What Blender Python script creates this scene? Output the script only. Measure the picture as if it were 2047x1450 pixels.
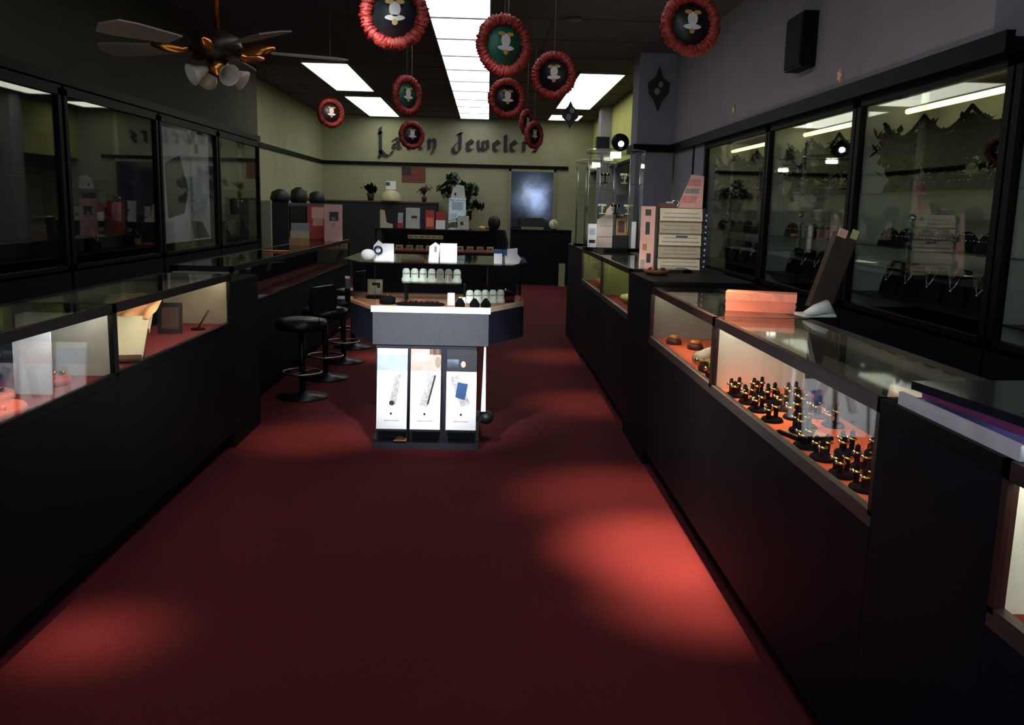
import bpy, math, random
from mathutils import Vector, Matrix
random.seed(7)
for o in list(bpy.data.objects): bpy.data.objects.remove(o)
SC = bpy.context.scene; COL = SC.collection
PI = math.pi
# ------------------------------------------------------------------ camera
HC = 1.5; FPX = 1800.0; ROLL = .025
_x = -48.5*math.cos(ROLL) - 310*math.sin(ROLL); _y = -48.5*math.sin(ROLL) + 310*math.cos(ROLL)
TH = math.atan(_y/FPX); PS = math.atan(-_x/FPX*math.cos(TH))
cR = Vector((math.cos(PS), -math.sin(PS), 0))
cU = Vector((math.sin(PS)*math.sin(TH), math.cos(PS)*math.sin(TH), math.cos(TH)))
cF = Vector((math.sin(PS)*math.cos(TH), math.cos(PS)*math.cos(TH), -math.sin(TH)))
c_, s_ = math.cos(ROLL), math.sin(ROLL)
rc = cR*c_ + cU*s_; uc = cU*c_ - cR*s_
cd = bpy.data.cameras.new('camera'); cam = bpy.data.objects.new('camera', cd); COL.objects.link(cam)
cd.sensor_width = 36; cd.lens = FPX/2047*36; cd.clip_start = .05; cd.clip_end = 100
M = Matrix((rc, uc, -cF)).transposed().to_4x4(); M.translation = (0, 0, HC)
cam.matrix_world = M; SC.camera = cam
# ------------------------------------------------------------------ world, exposure
W = bpy.data.worlds.new('world'); SC.world = W; W.use_nodes = True
W.node_tree.nodes['Background'].inputs[0].default_value = (.72, .84, 1, 1)
W.node_tree.nodes['Background'].inputs[1].default_value = 7.0
SC.view_settings.view_transform = 'Standard'; SC.view_settings.look = 'None'
SC.view_settings.exposure = 0.0; SC.view_settings.gamma = 1; SC.view_settings.use_curve_mapping = False
# strengths of the shop's own lamps (each lamp is built further down)
L_STRIP = 3.0; L_PANEL = 3.6; L_CASE = 36.0; L_WALL = 3.6; L_SPOT = 1500
# ------------------------------------------------------------------ materials
def lin(h):
    h = h.lstrip('#'); v = [int(h[i:i+2], 16)/255 for i in (0, 2, 4)]
    return tuple(c/12.92 if c <= .04045 else ((c+.055)/1.055)**2.4 for c in v) + (1,)
MATS = {}
def mat(name, col, rough=.5, metal=0, var=.12, scale=12, bump=0, spec=.5, coat=0):
    if name in MATS: return MATS[name]
    m = bpy.data.materials.new(name); m.use_nodes = True; nt = m.node_tree; b = nt.nodes['Principled BSDF']
    c = lin(col) if isinstance(col, str) else tuple(col)+(1,)
    tc = nt.nodes.new('ShaderNodeTexCoord'); n = nt.nodes.new('ShaderNodeTexNoise'); n.inputs['Scale'].default_value = scale
    n.inputs['Detail'].default_value = 4
    nt.links.new(tc.outputs['Object'], n.inputs['Vector'])
    r = nt.nodes.new('ShaderNodeValToRGB'); r.color_ramp.elements[0].position = .3; r.color_ramp.elements[1].position = .7
    r.color_ramp.elements[0].color = tuple(x*(1-var) for x in c[:3])+(1,)
    r.color_ramp.elements[1].color = tuple(min(1, x*(1+var)) for x in c[:3])+(1,)
    nt.links.new(n.outputs['Fac'], r.inputs['Fac']); nt.links.new(r.outputs['Color'], b.inputs['Base Color'])
    b.inputs['Roughness'].default_value = rough; b.inputs['Metallic'].default_value = metal
    b.inputs['Specular IOR Level'].default_value = spec
    if coat: b.inputs['Coat Weight'].default_value = coat; b.inputs['Coat Roughness'].default_value = .05
    if bump:
        bp = nt.nodes.new('ShaderNodeBump'); bp.inputs['Strength'].default_value = bump; bp.inputs['Distance'].default_value = .01
        nt.links.new(n.outputs['Fac'], bp.inputs['Height']); nt.links.new(bp.outputs['Normal'], b.inputs['Normal'])
    MATS[name] = m; return m
def emit(name, col, strength):
    if name in MATS: return MATS[name]
    m = bpy.data.materials.new(name); m.use_nodes = True; b = m.node_tree.nodes['Principled BSDF']
    b.inputs['Base Color'].default_value = (.8, .8, .8, 1)
    b.inputs['Emission Color'].default_value = lin(col); b.inputs['Emission Strength'].default_value = strength
    MATS[name] = m; return m
def glass(name, tint='#f8fbf9', rough=.02, ior=1.45):
    if name in MATS: return MATS[name]
    m = bpy.data.materials.new(name); m.use_nodes = True; nt = m.node_tree; nt.nodes.remove(nt.nodes['Principled BSDF'])
    out = nt.nodes['Material Output']; mx = nt.nodes.new('ShaderNodeMixShader'); t = nt.nodes.new('ShaderNodeBsdfTransparent')
    g = nt.nodes.new('ShaderNodeBsdfGlossy'); fr = nt.nodes.new('ShaderNodeFresnel')
    geo = nt.nodes.new('ShaderNodeNewGeometry'); mr = nt.nodes.new('ShaderNodeMapRange')
    mr.inputs['To Min'].default_value = ior; mr.inputs['To Max'].default_value = 1/ior
    nt.links.new(geo.outputs['Backfacing'], mr.inputs['Value']); nt.links.new(mr.outputs[0], fr.inputs['IOR']); t.inputs[0].default_value = lin(tint); g.inputs['Roughness'].default_value = rough
    nt.links.new(fr.outputs[0], mx.inputs[0]); nt.links.new(t.outputs[0], mx.inputs[1]); nt.links.new(g.outputs[0], mx.inputs[2])
    nt.links.new(mx.outputs[0], out.inputs[0]); MATS[name] = m; return m
GL = glass('clear_glass'); GT = glass('counter_glass', '#f0f8f2', .03, 1.5)
NAVY = mat('navy_laminate', '#0b0d18', .6, var=.1, scale=6, spec=.12)
BLK = mat('black_wood', '#07070a', .55, var=.2, scale=5, spec=.12)
BROWN = mat('dark_walnut', '#2e1a18', .4, var=.25, scale=9, spec=.4)
CHROME = mat('brushed_steel', '#9a9a9a', .3, 1, .05)
ALU = mat('dull_aluminium', '#6c6660', .4, .8, .05)
BRASS = mat('brass', '#c08038', .28, 1, .08)
GOLD = mat('gold', '#e0b85a', .25, 1, .1, 60)
SILV = mat('silver', '#d8dcd8', .2, 1, .05, 60)
VELV = mat('black_velvet', '#0b0b0e', .9, var=.2, scale=50, spec=.1)
WHT = mat('white_card', '#f0f0f0', .6, var=.03)
WPAN = mat('white_case_panel', '#eef0e6', .7, var=.04)
GPAN = mat('grey_case_panel', '#9a9c90', .7, var=.06)
CREAM = mat('cream_card', '#d8cdb0', .6, var=.06)
BEIGE = mat('beige_card', '#b8a98c', .6, var=.1, scale=25)
PINK = mat('pink_card', '#e3b0a4', .6, var=.06)
SALMON = mat('salmon_card', '#e8836a', .6, var=.08)
REDC = mat('red_card', '#b0302a', .5, var=.1)
BLUEC = mat('blue_print', '#1d4678', .5, var=.1)
SKYC = mat('pale_blue_print', '#a9bfd8', .5, var=.15, scale=20)
SKINC = mat('skin_tone_print', '#dca79a', .5, var=.12, scale=20)
GREY = mat('grey_print', '#8d8a8c', .5, var=.2, scale=60)
DARKC = mat('dark_print', '#14161c', .5, var=.2)
TAN = mat('tan_cardboard', '#a87b4e', .7, var=.12)
LINER = mat('orange_liner', '#e0643a', .85, var=.08, scale=40)
REDL = mat('red_liner', '#7c1f20', .85, var=.1, scale=40)
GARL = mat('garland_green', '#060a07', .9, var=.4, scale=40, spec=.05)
LEAF = mat('leaf_green', '#1f3420', .5, var=.3, scale=30)
CAB = mat('cabinet_back', '#b0b4a8', .75, var=.08, scale=3)
GRAYL = mat('grey_laminate', '#45454b', .55, var=.08, scale=30, spec=.3)
EDGE = mat('ivory_edge', '#efe2c4', .5, var=.03)
# ------------------------------------------------------------------ mesh builder
class B:
    def __init__(s): s.v = []; s.f = []; s.m = []; s.sm = []
    def add(s, v, f, m=0, smooth=False, mtx=None):
        o = len(s.v)
        for p in v:
            p = Vector(p); s.v.append(tuple(mtx @ p) if mtx else tuple(p))
        for q in f: s.f.append(tuple(i+o for i in q)); s.m.append(m); s.sm.append(smooth)
        return s
    def box(s, x0, x1, y0, y1, z0, z1, m=0, mtx=None):
        if x0 > x1: x0, x1 = x1, x0
        if y0 > y1: y0, y1 = y1, y0
        v = [(x, y, z) for z in (z0, z1) for y in (y0, y1) for x in (x0, x1)]
        return s.add(v, [(0, 2, 3, 1), (4, 5, 7, 6), (0, 1, 5, 4), (1, 3, 7, 5), (3, 2, 6, 7), (2, 0, 4, 6)], m, False, mtx)
    def cbox(s, c, d, m=0, mtx=None):
        return s.box(c[0]-d[0]/2, c[0]+d[0]/2, c[1]-d[1]/2, c[1]+d[1]/2, c[2]-d[2]/2, c[2]+d[2]/2, m, mtx)
    def lathe(s, prof, n=20, m=0, mtx=None, sx=1, sy=1):
        v = []; f = []
        for r, z in prof:
            for k in range(n): a = 2*PI*k/n; v.append((max(r, 1e-4)*math.cos(a)*sx, max(r, 1e-4)*math.sin(a)*sy, z))
        for i in range(len(prof)-1):
            for k in range(n):
                f.append((i*n+k, i*n+(k+1) % n, (i+1)*n+(k+1) % n, (i+1)*n+k))
        f.append(tuple(range(n))[::-1]); f.append(tuple((len(prof)-1)*n+k for k in range(n)))
        return s.add(v, f, m, True, mtx)
    def cyl(s, c, r, h, n=16, m=0, r2=None):
        return s.lathe([(r, 0), (r2 if r2 is not None else r, h)], n, m, Matrix.Translation(c))
    def tube(s, pts, r, n=8, m=0):
        pts = [Vector(p) for p in pts]; v = []; f = []
        for i, p in enumerate(pts):
            t = (pts[min(i+1, len(pts)-1)]-pts[max(i-1, 0)]).normalized()
            a = t.cross(Vector((0, 0, 1)));  a = t.cross(Vector((1, 0, 0))) if a.length < .05 else a
            a.normalize(); b = t.cross(a); rr = r[i] if isinstance(r, (list, tuple)) else r
            for k in range(n):
                g = 2*PI*k/n; v.append(p+a*math.cos(g)*rr+b*math.sin(g)*rr)
        for i in range(len(pts)-1):
            for k in range(n): f.append((i*n+k, i*n+(k+1) % n, (i+1)*n+(k+1) % n, (i+1)*n+k))
        f.append(tuple(range(n))[::-1]); f.append(tuple((len(pts)-1)*n+k for k in range(n)))
        return s.add(v, f, m, True)
    def torus(s, R, r, n=40, k=10, m=0, mtx=None, bump=0, sx=1):
        v = []; f = []
        for i in range(n):
            for j in range(k):
                a = 2*PI*i/n; b = 2*PI*j/k; rr = r*(1+random.uniform(-bump, bump))
                v.append(((R+rr*math.cos(b))*math.cos(a)*sx, rr*math.sin(b), (R+rr*math.cos(b))*math.sin(a)))
        for i in range(n):
            for j in range(k): f.append((i*k+j, i*k+(j+1) % k, ((i+1) % n)*k+(j+1) % k, ((i+1) % n)*k+j))
        return s.add(v, f, m, True, mtx)
    def prism(s, poly, t, m=0, mtx=None):          # poly in x,z ; extruded along y by t
        n = len(poly); v = [(x, 0, z) for x, z in poly]+[(x, t, z) for x, z in poly]
        f = [tuple(range(n)), tuple(range(n, 2*n))[::-1]]+[(i, i+n, (i+1) % n+n, (i+1) % n) for i in range(n)]
        return s.add(v, f, m, False, mtx)
    def ball(s, c, r, m=0, n=12, sc=(1, 1, 1)):
        pr = [(r*math.sin(PI*i/n), -r*math.cos(PI*i/n)) for i in range(n+1)]
        return s.lathe(pr, n*2, m, Matrix.Translation(c) @ Matrix.Diagonal((*sc, 1)))
    def leaves(s, pts, size, m=0):
        for p in pts:
            q = Matrix.Translation(p) @ Matrix.Rotation(random.uniform(0, 6.3), 4, 'Z') @ Matrix.Rotation(random.uniform(-1.2, 1.2), 4, 'X')
            w = size*random.uniform(.7, 1.3)
            s.add([(-w*.3, 0, 0), (0, -w*.5, .1*w), (w*.3, 0, 0), (0, w*.6, -.1*w)], [(0, 1, 2, 3)], m, False, q)
        return s
def mesh(name, b, mats):
    me = bpy.data.meshes.new(name); me.from_pydata(b.v, [], b.f)
    for m in (mats if isinstance(mats, (list, tuple)) else [mats]): me.materials.append(m)
    me.polygons.foreach_set('material_index', b.m); me.polygons.foreach_set('use_smooth', b.sm); me.update()
    return me
def obj(name, b, mats, parent=None, label=None, loc=None):
    o = bpy.data.objects.new(name, mesh(name, b, mats)); COL.objects.link(o)
    if parent: o.parent = parent
    if label: o['label'] = label
    if loc: o.location = loc
    return o
def tag(o, label, cat, group=None):
    o['label'] = label; o['category'] = cat
    if group: o['group'] = group
    return o
def thing(name, label, cat, loc=(0, 0, 0), rz=0, group=None):
    o = bpy.data.objects.new(name, None); COL.objects.link(o); o.location = loc; o.rotation_euler = (0, 0, rz)
    o.empty_display_size = .05
    return tag(o, label, cat, group)
def single(name, b, mats, label, cat, loc=(0, 0, 0), rz=0, group=None):
    o = obj(name, b, mats); o.location = loc; o.rotation_euler = (0, 0, rz); return tag(o, label, cat, group)
def struct(name, b, mats, label=None):
    o = obj(name, b, mats); o['kind'] = 'structure'
    if label: o['label'] = label
    return o
def dup(root, loc, rz=None, label=None, group=None):
    r = root.copy(); COL.objects.link(r); r.location = loc
    if rz is not None: r.rotation_euler = (0, 0, rz)
    if label: r['label'] = label
    if group: r['group'] = group
    for ch in list(root.children):
        c = ch.copy(); COL.objects.link(c); c.parent = r
        for g in list(ch.children):
            d = g.copy(); COL.objects.link(d); d.parent = c
    return r
ORD = ['first', 'second', 'third', 'fourth', 'fifth', 'sixth', 'seventh', 'eighth', 'ninth', 'tenth', 'eleventh', 'twelfth']
# ------------------------------------------------------------------ the room
CE = 3.34; YB = 19.6; YF = -3.0
def carpet():
    m = bpy.data.materials.new('red_carpet'); m.use_nodes = True; nt = m.node_tree; b = nt.nodes['Principled BSDF']
    tc = nt.nodes.new('ShaderNodeTexCoord')
    def noise(sc, d): 
        n = nt.nodes.new('ShaderNodeTexNoise'); n.inputs['Scale'].default_value = sc; n.inputs['Detail'].default_value = d
        nt.links.new(tc.outputs['Object'], n.inputs['Vector']); return n
    n1 = noise(260, 3); n2 = noise(.9, 3)
    r = nt.nodes.new('ShaderNodeValToRGB'); r.color_ramp.elements[0].position = .3; r.color_ramp.elements[1].position = .72
    r.color_ramp.elements[0].color = lin('#36101a'); r.color_ramp.elements[1].color = lin('#702a2c')
    mx = nt.nodes.new('ShaderNodeMixRGB'); mx.blend_type = 'MULTIPLY'; mx.inputs[0].default_value = .35
    nt.links.new(n1.outputs['Fac'], r.inputs['Fac']); nt.links.new(r.outputs[0], mx.inputs[1]); nt.links.new(n2.outputs['Fac'], mx.inputs[2])
    nt.links.new(mx.outputs[0], b.inputs['Base Color']); b.inputs['Roughness'].default_value = .95; b.inputs['Specular IOR Level'].default_value = .1
    bp = nt.nodes.new('ShaderNodeBump'); bp.inputs['Strength'].default_value = .5; bp.inputs['Distance'].default_value = .004
    nt.links.new(n1.outputs['Fac'], bp.inputs['Height']); nt.links.new(bp.outputs['Normal'], b.inputs['Normal'])
    return m
struct('floor', B().box(-3.7, 3.7, YF-.1, YB+.2, -.1, 0), carpet())
CEIL = mat('dark_ceiling_tile', '#6a6266', .9, var=.15, scale=14, bump=.2, spec=.1)
b = B().box(-3.7, 3.7, YF-.1, YB+.2, CE, CE+.1)
struct('ceiling', b, CEIL)
g = B()
for k in range(-3, 4): g.box(k*1.22-.62, k*1.22-.6, YF, YB, CE-.006, CE-.001)
for k in range(0, 20): g.box(-3.5, 3.5, k*1.13+.2-.01, k*1.13+.2+.01, CE-.006, CE-.001)
struct('trim_1', g, mat('ceiling_grid', '#3a383c', .6))
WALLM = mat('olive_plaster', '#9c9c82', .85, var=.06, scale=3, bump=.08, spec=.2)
WALLG = mat('grey_plaster', '#8b8790', .85, var=.06, scale=3, bump=.08, spec=.2)
WALLD = mat('dark_plaster', '#45454a', .85, var=.1, scale=3, spec=.2)
struct('wall_back', B().box(-3.7, 3.7, YB, YB+.2, 0, CE), WALLM)
struct('wall_left', B().box(-3.75, -3.52, YF, YB, 0, CE), WALLM)
struct('wall_right', B().box(2.95, 3.2, YF, YB, 0, CE), WALLM)
# front of the shop behind the camera: wall with two window openings
fw = B()
HOLES = [(-2.6, -.6, .9, 2.9), (1.55, 2.6, 1.45, 2.5)]
xs = [-3.7, -2.6, -.6, 1.55, 2.6, 3.2]
for i in range(5):
    h = [q for q in HOLES if abs(q[0]-xs[i]) < .01]
    if h: fw.box(xs[i], xs[i+1], YF-.15, YF, 0, h[0][2]).box(xs[i], xs[i+1], YF-.15, YF, h[0][3], CE)
    else: fw.box(xs[i], xs[i+1], YF-.15, YF, 0, CE)
struct('wall_front', fw, WALLD)
for i, (x0, x1, z0, z1) in enumerate(HOLES):
    w = struct('window_%d' % (i+1), B().box(x0, x1, YF-.09, YF-.08, z0, z1), GL)
    fr = B().box(x0, x1, YF-.12, YF-.04, z0, z0+.05).box(x0, x1, YF-.12, YF-.04, z1-.05, z1).box(x0, x0+.05, YF-.12, YF-.04, z0, z1).box(x1-.05, x1, YF-.12, YF-.04, z0, z1)
    obj('window_frame', fr, BLK, w)
# soffits (bulkheads) above the wall cabinets
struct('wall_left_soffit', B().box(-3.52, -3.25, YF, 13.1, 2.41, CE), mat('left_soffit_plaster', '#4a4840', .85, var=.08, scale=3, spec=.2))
struct('wall_right_soffit', B().box(2.2, 2.95, 4.08, 11.45, 2.3, CE), mat('right_soffit_plaster', '#98929a', .85, var=.06, scale=3, spec=.2))
struct('wall_right_soffit_far', B().box(2.2, 2.95, 11.45, YB, 2.3, CE), mat('soffit_plaster_lit_yellow', '#b4b46c', .85, var=.06, scale=3, spec=.2))  # olive soffit with the yellow lamplight put into its colour
struct('wall_right_dark_panel', B().box(2.6, 2.95, YF, 4.07, 2.35, CE), WALLD)  # dark panel added over the near wall, which came out too light
struct('trim_2', B().box(-3.25, -3.22, YF, 13.1, 2.34, 2.41).box(-3.52, -3.22, 13.1, 13.13, 2.34, 2.41), BLK)
struct('trim_3', B().box(2.16, 2.2, 3.9, 11.0, 2.2, 2.29).box(1.74, 2.2, 10.96, 11.0, 2.2, 2.29).box(1.72, 1.76, 10.96, 11.5, 2.2, 2.29).box(2.18, 2.3, 12.6, YB, 2.26, 2.3), BLK)
struct('trim_4', B().box(-3.52, -3.49, 13.1, YB, 2.33, 2.4).box(-3.52, 1.7, YB-.04, YB, 2.33, 2.4), BLK)
# columns
struct('wall_column_near', B().box(1.76, 2.21, 11.0, 11.45, 0, CE), mat('column_paint', '#8e8c96', .85, var=.05, scale=4, spec=.2), 'square grey column carrying the dark diamond ornament')
struct('wall_column_far', B().box(2.0, 2.5, 16.6, 17.0, 0, CE), MATS['column_paint'], 'square pale column standing farther back near the lit soffit')
# back door with its casing
d = struct('door_1', B().box(.49, 1.39, YB-.05, YB-.005, 0, 2.27), mat('glossy_dark_door', '#7c8096', .1, .9, var=.3, scale=3, spec=.9, bump=.05))
obj('door_casing', B().box(.44, .49, YB-.06, YB-.001, 0, 2.32).box(1.39, 1.44, YB-.06, YB-.001, 0, 2.32).box(.44, 1.44, YB-.06, YB-.001, 2.27, 2.32), mat('casing_paint', '#8a8a70', .6), d)
obj('door_handle', B().ball((.58, YB-.09, 1.0), .03).box(.575, .585, YB-.09, YB-.05, .99, 1.01), BRASS, d)
# ------------------------------------------------------------------ ceiling lamps
EM = emit('fluorescent_diffuser', '#fdf8ff', L_STRIP); EMW = emit('warm_fluorescent_diffuser', '#fbffe8', L_PANEL)
FR = mat('lamp_frame_grey', '#7c8684', .5)
def troffer(x0, x1, y0, y1, label, group, em, warm=0):
    t = thing('ceiling_light', label, 'ceiling light', ((x0+x1)/2, (y0+y1)/2, CE), 0, group)
    w = (x1-x0)/2; l = (y1-y0)/2
    f = B().box(-w, w, -l, -l+.02, -.03, -.002).box(-w, w, l-.02, l, -.03, -.002).box(-w, -w+.015, -l, l, -.03, -.002).box(w-.015, w, -l, l, -.03, -.002)
    obj('frame', f, FR, t); obj('diffuser', B().box(-w+.015, w-.015, -l+.02, l-.02, -.022, -.012), em, t)
    return t
y = .2; k = 0
while y < YB-.2:
    n = round((YB-.04-y)/1.13)
    troffer(-.61, .0, y, min(y+1.125, YB-.02), 'white fluorescent panel of the long central ceiling strip, %s from the back wall' % (ORD[n-1] if n <= 12 else 'thirteenth' if n == 13 else 'number %d counted' % n), 'fluorescent panels of the central ceiling strip', EM)
    y += 1.13; k += 1
for (x0, x1, y0, y1, lb) in [(-2.5, -1.87, 12.35, 15.25, 'white ceiling light box partly hidden by the fan, left of the central strip'),
                             (-2.5, -1.86, 16.0, 19.4, 'white ceiling light box left of the central strip, nearest the back wall'),
                             (1.2, 1.84, 12.6, 17.0, 'long yellowish white ceiling light box to the right of the central strip'),
                             (1.2, 1.84, 18.1, 19.2, 'small far ceiling light box partly hidden by a dark diamond ornament')]:
    troffer(x0, x1, y0, y1, lb, 'ceiling light boxes beside the strip', EMW)
# recessed spotlights (above the aisle, out of frame) that make the warm pools on the carpet
def downlight(x, y, power, ang, tx=None, ty=None, lb='', col=(1, .66, .38), tz=0, soft=.05):
    t = thing('recessed_spotlight', lb, 'spotlight', (x, y, CE))
    obj('trim_ring', B().lathe([(.06, -.002), (.085, -.004), (.085, -.012), (.06, -.02)], 20), ALU, t)
    ld = bpy.data.lights.new('spot_lamp', 'SPOT'); ld.energy = power; ld.color = col; ld.spot_size = math.radians(ang); ld.spot_blend = 1; ld.shadow_soft_size = soft
    lo = bpy.data.objects.new('spot_lamp', ld); COL.objects.link(lo); lo.parent = t; lo.location = (0, 0, -.03)
    v = Vector(((tx if tx is not None else x)-x, (ty if ty is not None else y)-y, tz-CE)); lo.rotation_euler = v.to_track_quat('-Z', 'Y').to_euler()
SPOTS = [(.84, 3.85, 2.0, 19, 'recessed spotlight over the near right aisle'), (.90, 3.35, 1.3, 16, 'recessed spotlight nearest the front, over the right aisle'), (.74, 4.6, .45, 24, 'second recessed spotlight over the near right aisle'), (-1.36, 2.95, .6, 10, 'recessed spotlight over the near left aisle'),
         (.85, 6.9, .28, 22, 'recessed spotlight above the aisle beside the right step block'), (-1.1, 5.7, .28, 20, 'recessed spotlight above the left aisle by the stools'),
         (-1.02, 8.9, .45, 15, 'recessed spotlight above the floor left of the island'), (.8, 9.2, .22, 22, 'recessed spotlight over the aisle beside the tower case')]
for (x, y, p, a, lb) in SPOTS: downlight(x, y, p*L_SPOT, a, lb=lb, soft=.2)
for a in [(-.9, 2.4, 1300, 20, -.36, 5.5, 'added spotlight aimed at the island from the front left', (.92, .96, 1), .78), (.3, 2.4, 1300, 20, -.32, 5.5, 'added spotlight aimed at the island from the front right', (.92, .96, 1), .78),  # unseen spotlights added to brighten the island and the counter displays
          (.5, 5.6, 420, 14, 1.2, 8.7, 'added spotlight aimed at the glass tower', (1, .97, .95), 1.4), (.7, 3.6, 230, 16, 1.3, 6.35, 'added spotlight aimed at the beige card rack', (1, .9, .8), 1.4),
          (.7, 2.0, 150, 11, 1.25, 4.02, 'added spotlight aimed at the salmon pink box', (1, .85, .75), 1.1), (-1.2, 7.6, 260, 9, -1.9, 10.75, 'added spotlight aimed at the posters on the left counter', (1, .85, .75), 1.25)]: downlight(*a)
# ------------------------------------------------------------------ wall sign, made with a broad pen
def letter(strokes, x, z, sc):
    b = B(); nib = Vector((.15, .12))      # half pen vector in letter units
    for st in strokes:
        for i in range(len(st)-1):
            a = Vector(st[i]); c = Vector(st[i+1]); w = nib
            pts = [a-w, a+w, c+w, c-w]
            area = sum(pts[j].x*pts[(j+1) % 4].y-pts[(j+1) % 4].x*pts[j].y for j in range(4))
            if area < 0: pts.reverse()
            if abs(area) < .01:
                n = Vector((-(c-a).y, (c-a).x)).normalized()*.03; pts = [a-w-n, c+w-n, c+w+n, a-w+n]
            b.prism([(p.x*sc, p.y*sc) for p in pts], .02+.0013*len(b.v)/8)
    return b
A = {  # strokes in units of the lower case height (0 = base line, 1 = top of small letters)
 'L': [[(.1, 1.9), (.12, 1.0), (.12, 0.0), (.1, -.85)], [(.0, 1.5), (.18, 1.3)], [(.1, -.2), (.5, -.62), (.85, -.72), (1.15, -.5), (1.2, -.25)], [(.0, -.7), (.25, -.5)]],
 'a': [[(.15, .75), (.4, .95), (.65, .8), (.65, .1), (.8, .0)], [(.6, .5), (.2, .4), (.12, .15), (.3, .02), (.6, .2)]],
 't': [[(.3, 1.3), (.3, .15), (.5, 0), (.65, .12)], [(.1, .95), (.6, .95)]],
 'i': [[(.15, .9), (.25, .95), (.25, .1), (.4, 0)], [(.25, 1.3), (.3, 1.35)]],
 'n': [[(.1, .9), (.2, .95), (.2, .0)], [(.2, .75), (.55, .95), (.75, .75), (.72, .1), (.45, -.4)]],
 'J': [[(.75, 1.6), (.78, .8), (.75, .05), (.45, -.3), (.15, -.15), (.1, .2)], [(.5, 1.45), (.95, 1.55)], [(.15, .3), (.5, .7)]],
 'e': [[(.65, .15), (.4, 0), (.15, .2), (.15, .75), (.4, .95), (.65, .7), (.2, .45)]],
 'w': [[(.1, .95), (.15, .2), (.35, .02), (.55, .2), (.55, .9)], [(.55, .2), (.75, .02), (1.0, .2), (1.0, .8), (.85, .95)]],
 'l': [[(.15, 1.45), (.25, 1.4), (.25, .1), (.4, 0)]],
 'r': [[(.1, .9), (.25, .95), (.25, .0)], [(.25, .7), (.5, .95), (.65, .85)]],
 's': [[(.6, .8), (.4, .95), (.2, .75), (.55, .35), (.4, .05), (.15, .15)]]}
sg = thing('wall_sign', 'dark blackletter wall sign reading Latin Jewelers on the back wall', 'sign', (-2.32, YB-.032, 2.68))
for ch, px in [('L', 0), ('a', 128), ('t', 262), ('i', 388), ('n', 488), ('J', 745), ('e', 888), ('w', 1000), ('e', 1158), ('l', 1265), ('e', 1335), ('r', 1458), ('s', 1565)]:
    o = obj('letter', letter(A[ch], 0, 0, .225), mat('sign_black', '#0d0d18', .5), sg); o.location = (px*.00206, 0, 0)
# ------------------------------------------------------------------ hanging ring ornaments
TINS = mat('red_tinsel', '#90281f', .5, 0, .4, 90, bump=.6)
OGRN = mat('ornament_green', '#0f5a44', .5, var=.15, scale=20)
def make_ring(label, loc, rz, face):
    t = thing('ring_ornament', label, 'christmas ornament', loc, rz, 'red tinsel ring ornaments hanging on strings')
    rim = obj('tinsel_ring', B().torus(.115, .025, 170, 10, bump=.3), TINS, t)
    disc = B()
    disc.lathe([(.094, 0), (.094, .006)], 32, 0, Matrix.Translation((0, -.003, 0)) @ Matrix.Rotation(-PI/2, 4, 'X'))
    for (x, z, rx, rz_, m) in [(.004, .022, .024, .03, 1), (.004, -.012, .042, .012, 1), (.004, -.03, .012, .012, 2), (.026, .05, .018, .009, 2), (-.018, .05, .018, .009, 2)]:
        n = 14; disc.prism([(x+rx*math.cos(2*PI*i/n), z+rz_*math.sin(2*PI*i/n)) for i in range(n)], .0022, m, Matrix.Translation((0, -.0115-.0004*m, 0)))
        disc.prism([(x+rx*math.cos(2*PI*i/n), z+rz_*math.sin(2*PI*i/n)) for i in range(n)], .0022, m, Matrix.Translation((0, .0095, 0)))
    obj('picture_disc', disc, [OGRN if face else mat('ornament_dark', '#141a1e', .45, var=.2), mat('ornament_white', '#c9c6c0', .6), mat('ornament_gold', '#a88a45', .5), DARKC], t)
    obj('string', B().tube([(0, 0, .135), (0, 0, CE-loc[2]-.001)], .0015, 4), GREY, t)
    return t
for (x, y, z, rz, face, lb) in [
    (-.40, 3.9, 2.27, 0, 0, 'largest red tinsel ring ornament, cut by the top edge left of the light strip'),
    (.06, 4.35, 2.24, .45, 1, 'red tinsel ring ornament with bright green centre overlapping the light strip'),
    (.38, 5.6, 2.29, -.35, 0, 'red tinsel ring ornament between the green one and the right light box'),
    (.12, 6.65, 2.27, .3, 0, 'red tinsel ring ornament just below the green centred one'),
    (-.59, 6.65, 2.27, .85, 1, 'red tinsel ring ornament turned partly edge on, left of the light strip'),
    (-1.53, 9.0, 2.36, .6, 0, 'red tinsel ring ornament farthest left, beside the left light boxes'),
    (-.78, 9.35, 2.2, .5, 0, 'red tinsel ring ornament hanging in front of the t of the wall sign'),
    (.41, 10.1, 2.42, .95, 0, 'narrow red tinsel ring ornament above the end of the wall sign'),
    (.47, 9.7, 2.26, .8, 0, 'red tinsel ring ornament covering the last letter of the wall sign'),
    (.89, 4.2, 2.33, .2, 0, 'large red tinsel ring ornament at upper right near the grey column')]:
    make_ring(lb, (x, y, z), rz, face)
def diamond(label, loc, w, h):
    t = thing('diamond_ornament', label, 'christmas ornament', loc, 0)
    m = B().prism([(0, h), (w*.35, h*.5), (w, .25*h), (w*.9, -.2*h), (w*.4, -.5*h), (0, -h), (-w*.4, -.5*h), (-w*.9, -.2*h), (-w, .25*h), (-w*.35, h*.5)], .02)
    obj('frame', m, mat('maroon_foil', '#2a1218', .4), t)
    d = B()
    for (x, z, r, k) in [(0, .02, .09, 0), (.02, .05, .035, 1), (-.02, -.03, .04, 1)]:
        d.prism([(x+r*.8*math.cos(i*PI/8), z+r*math.sin(i*PI/8)) for i in range(16)], .004, k, Matrix.Translation((0, -.004-.003*k, 0)))
    obj('picture', d, [DARKC, GREY], t); return t
dm = diamond('dark diamond shaped ornament fixed on the near grey column', (1.99, 10.972, 2.93), .13, .26)
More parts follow.
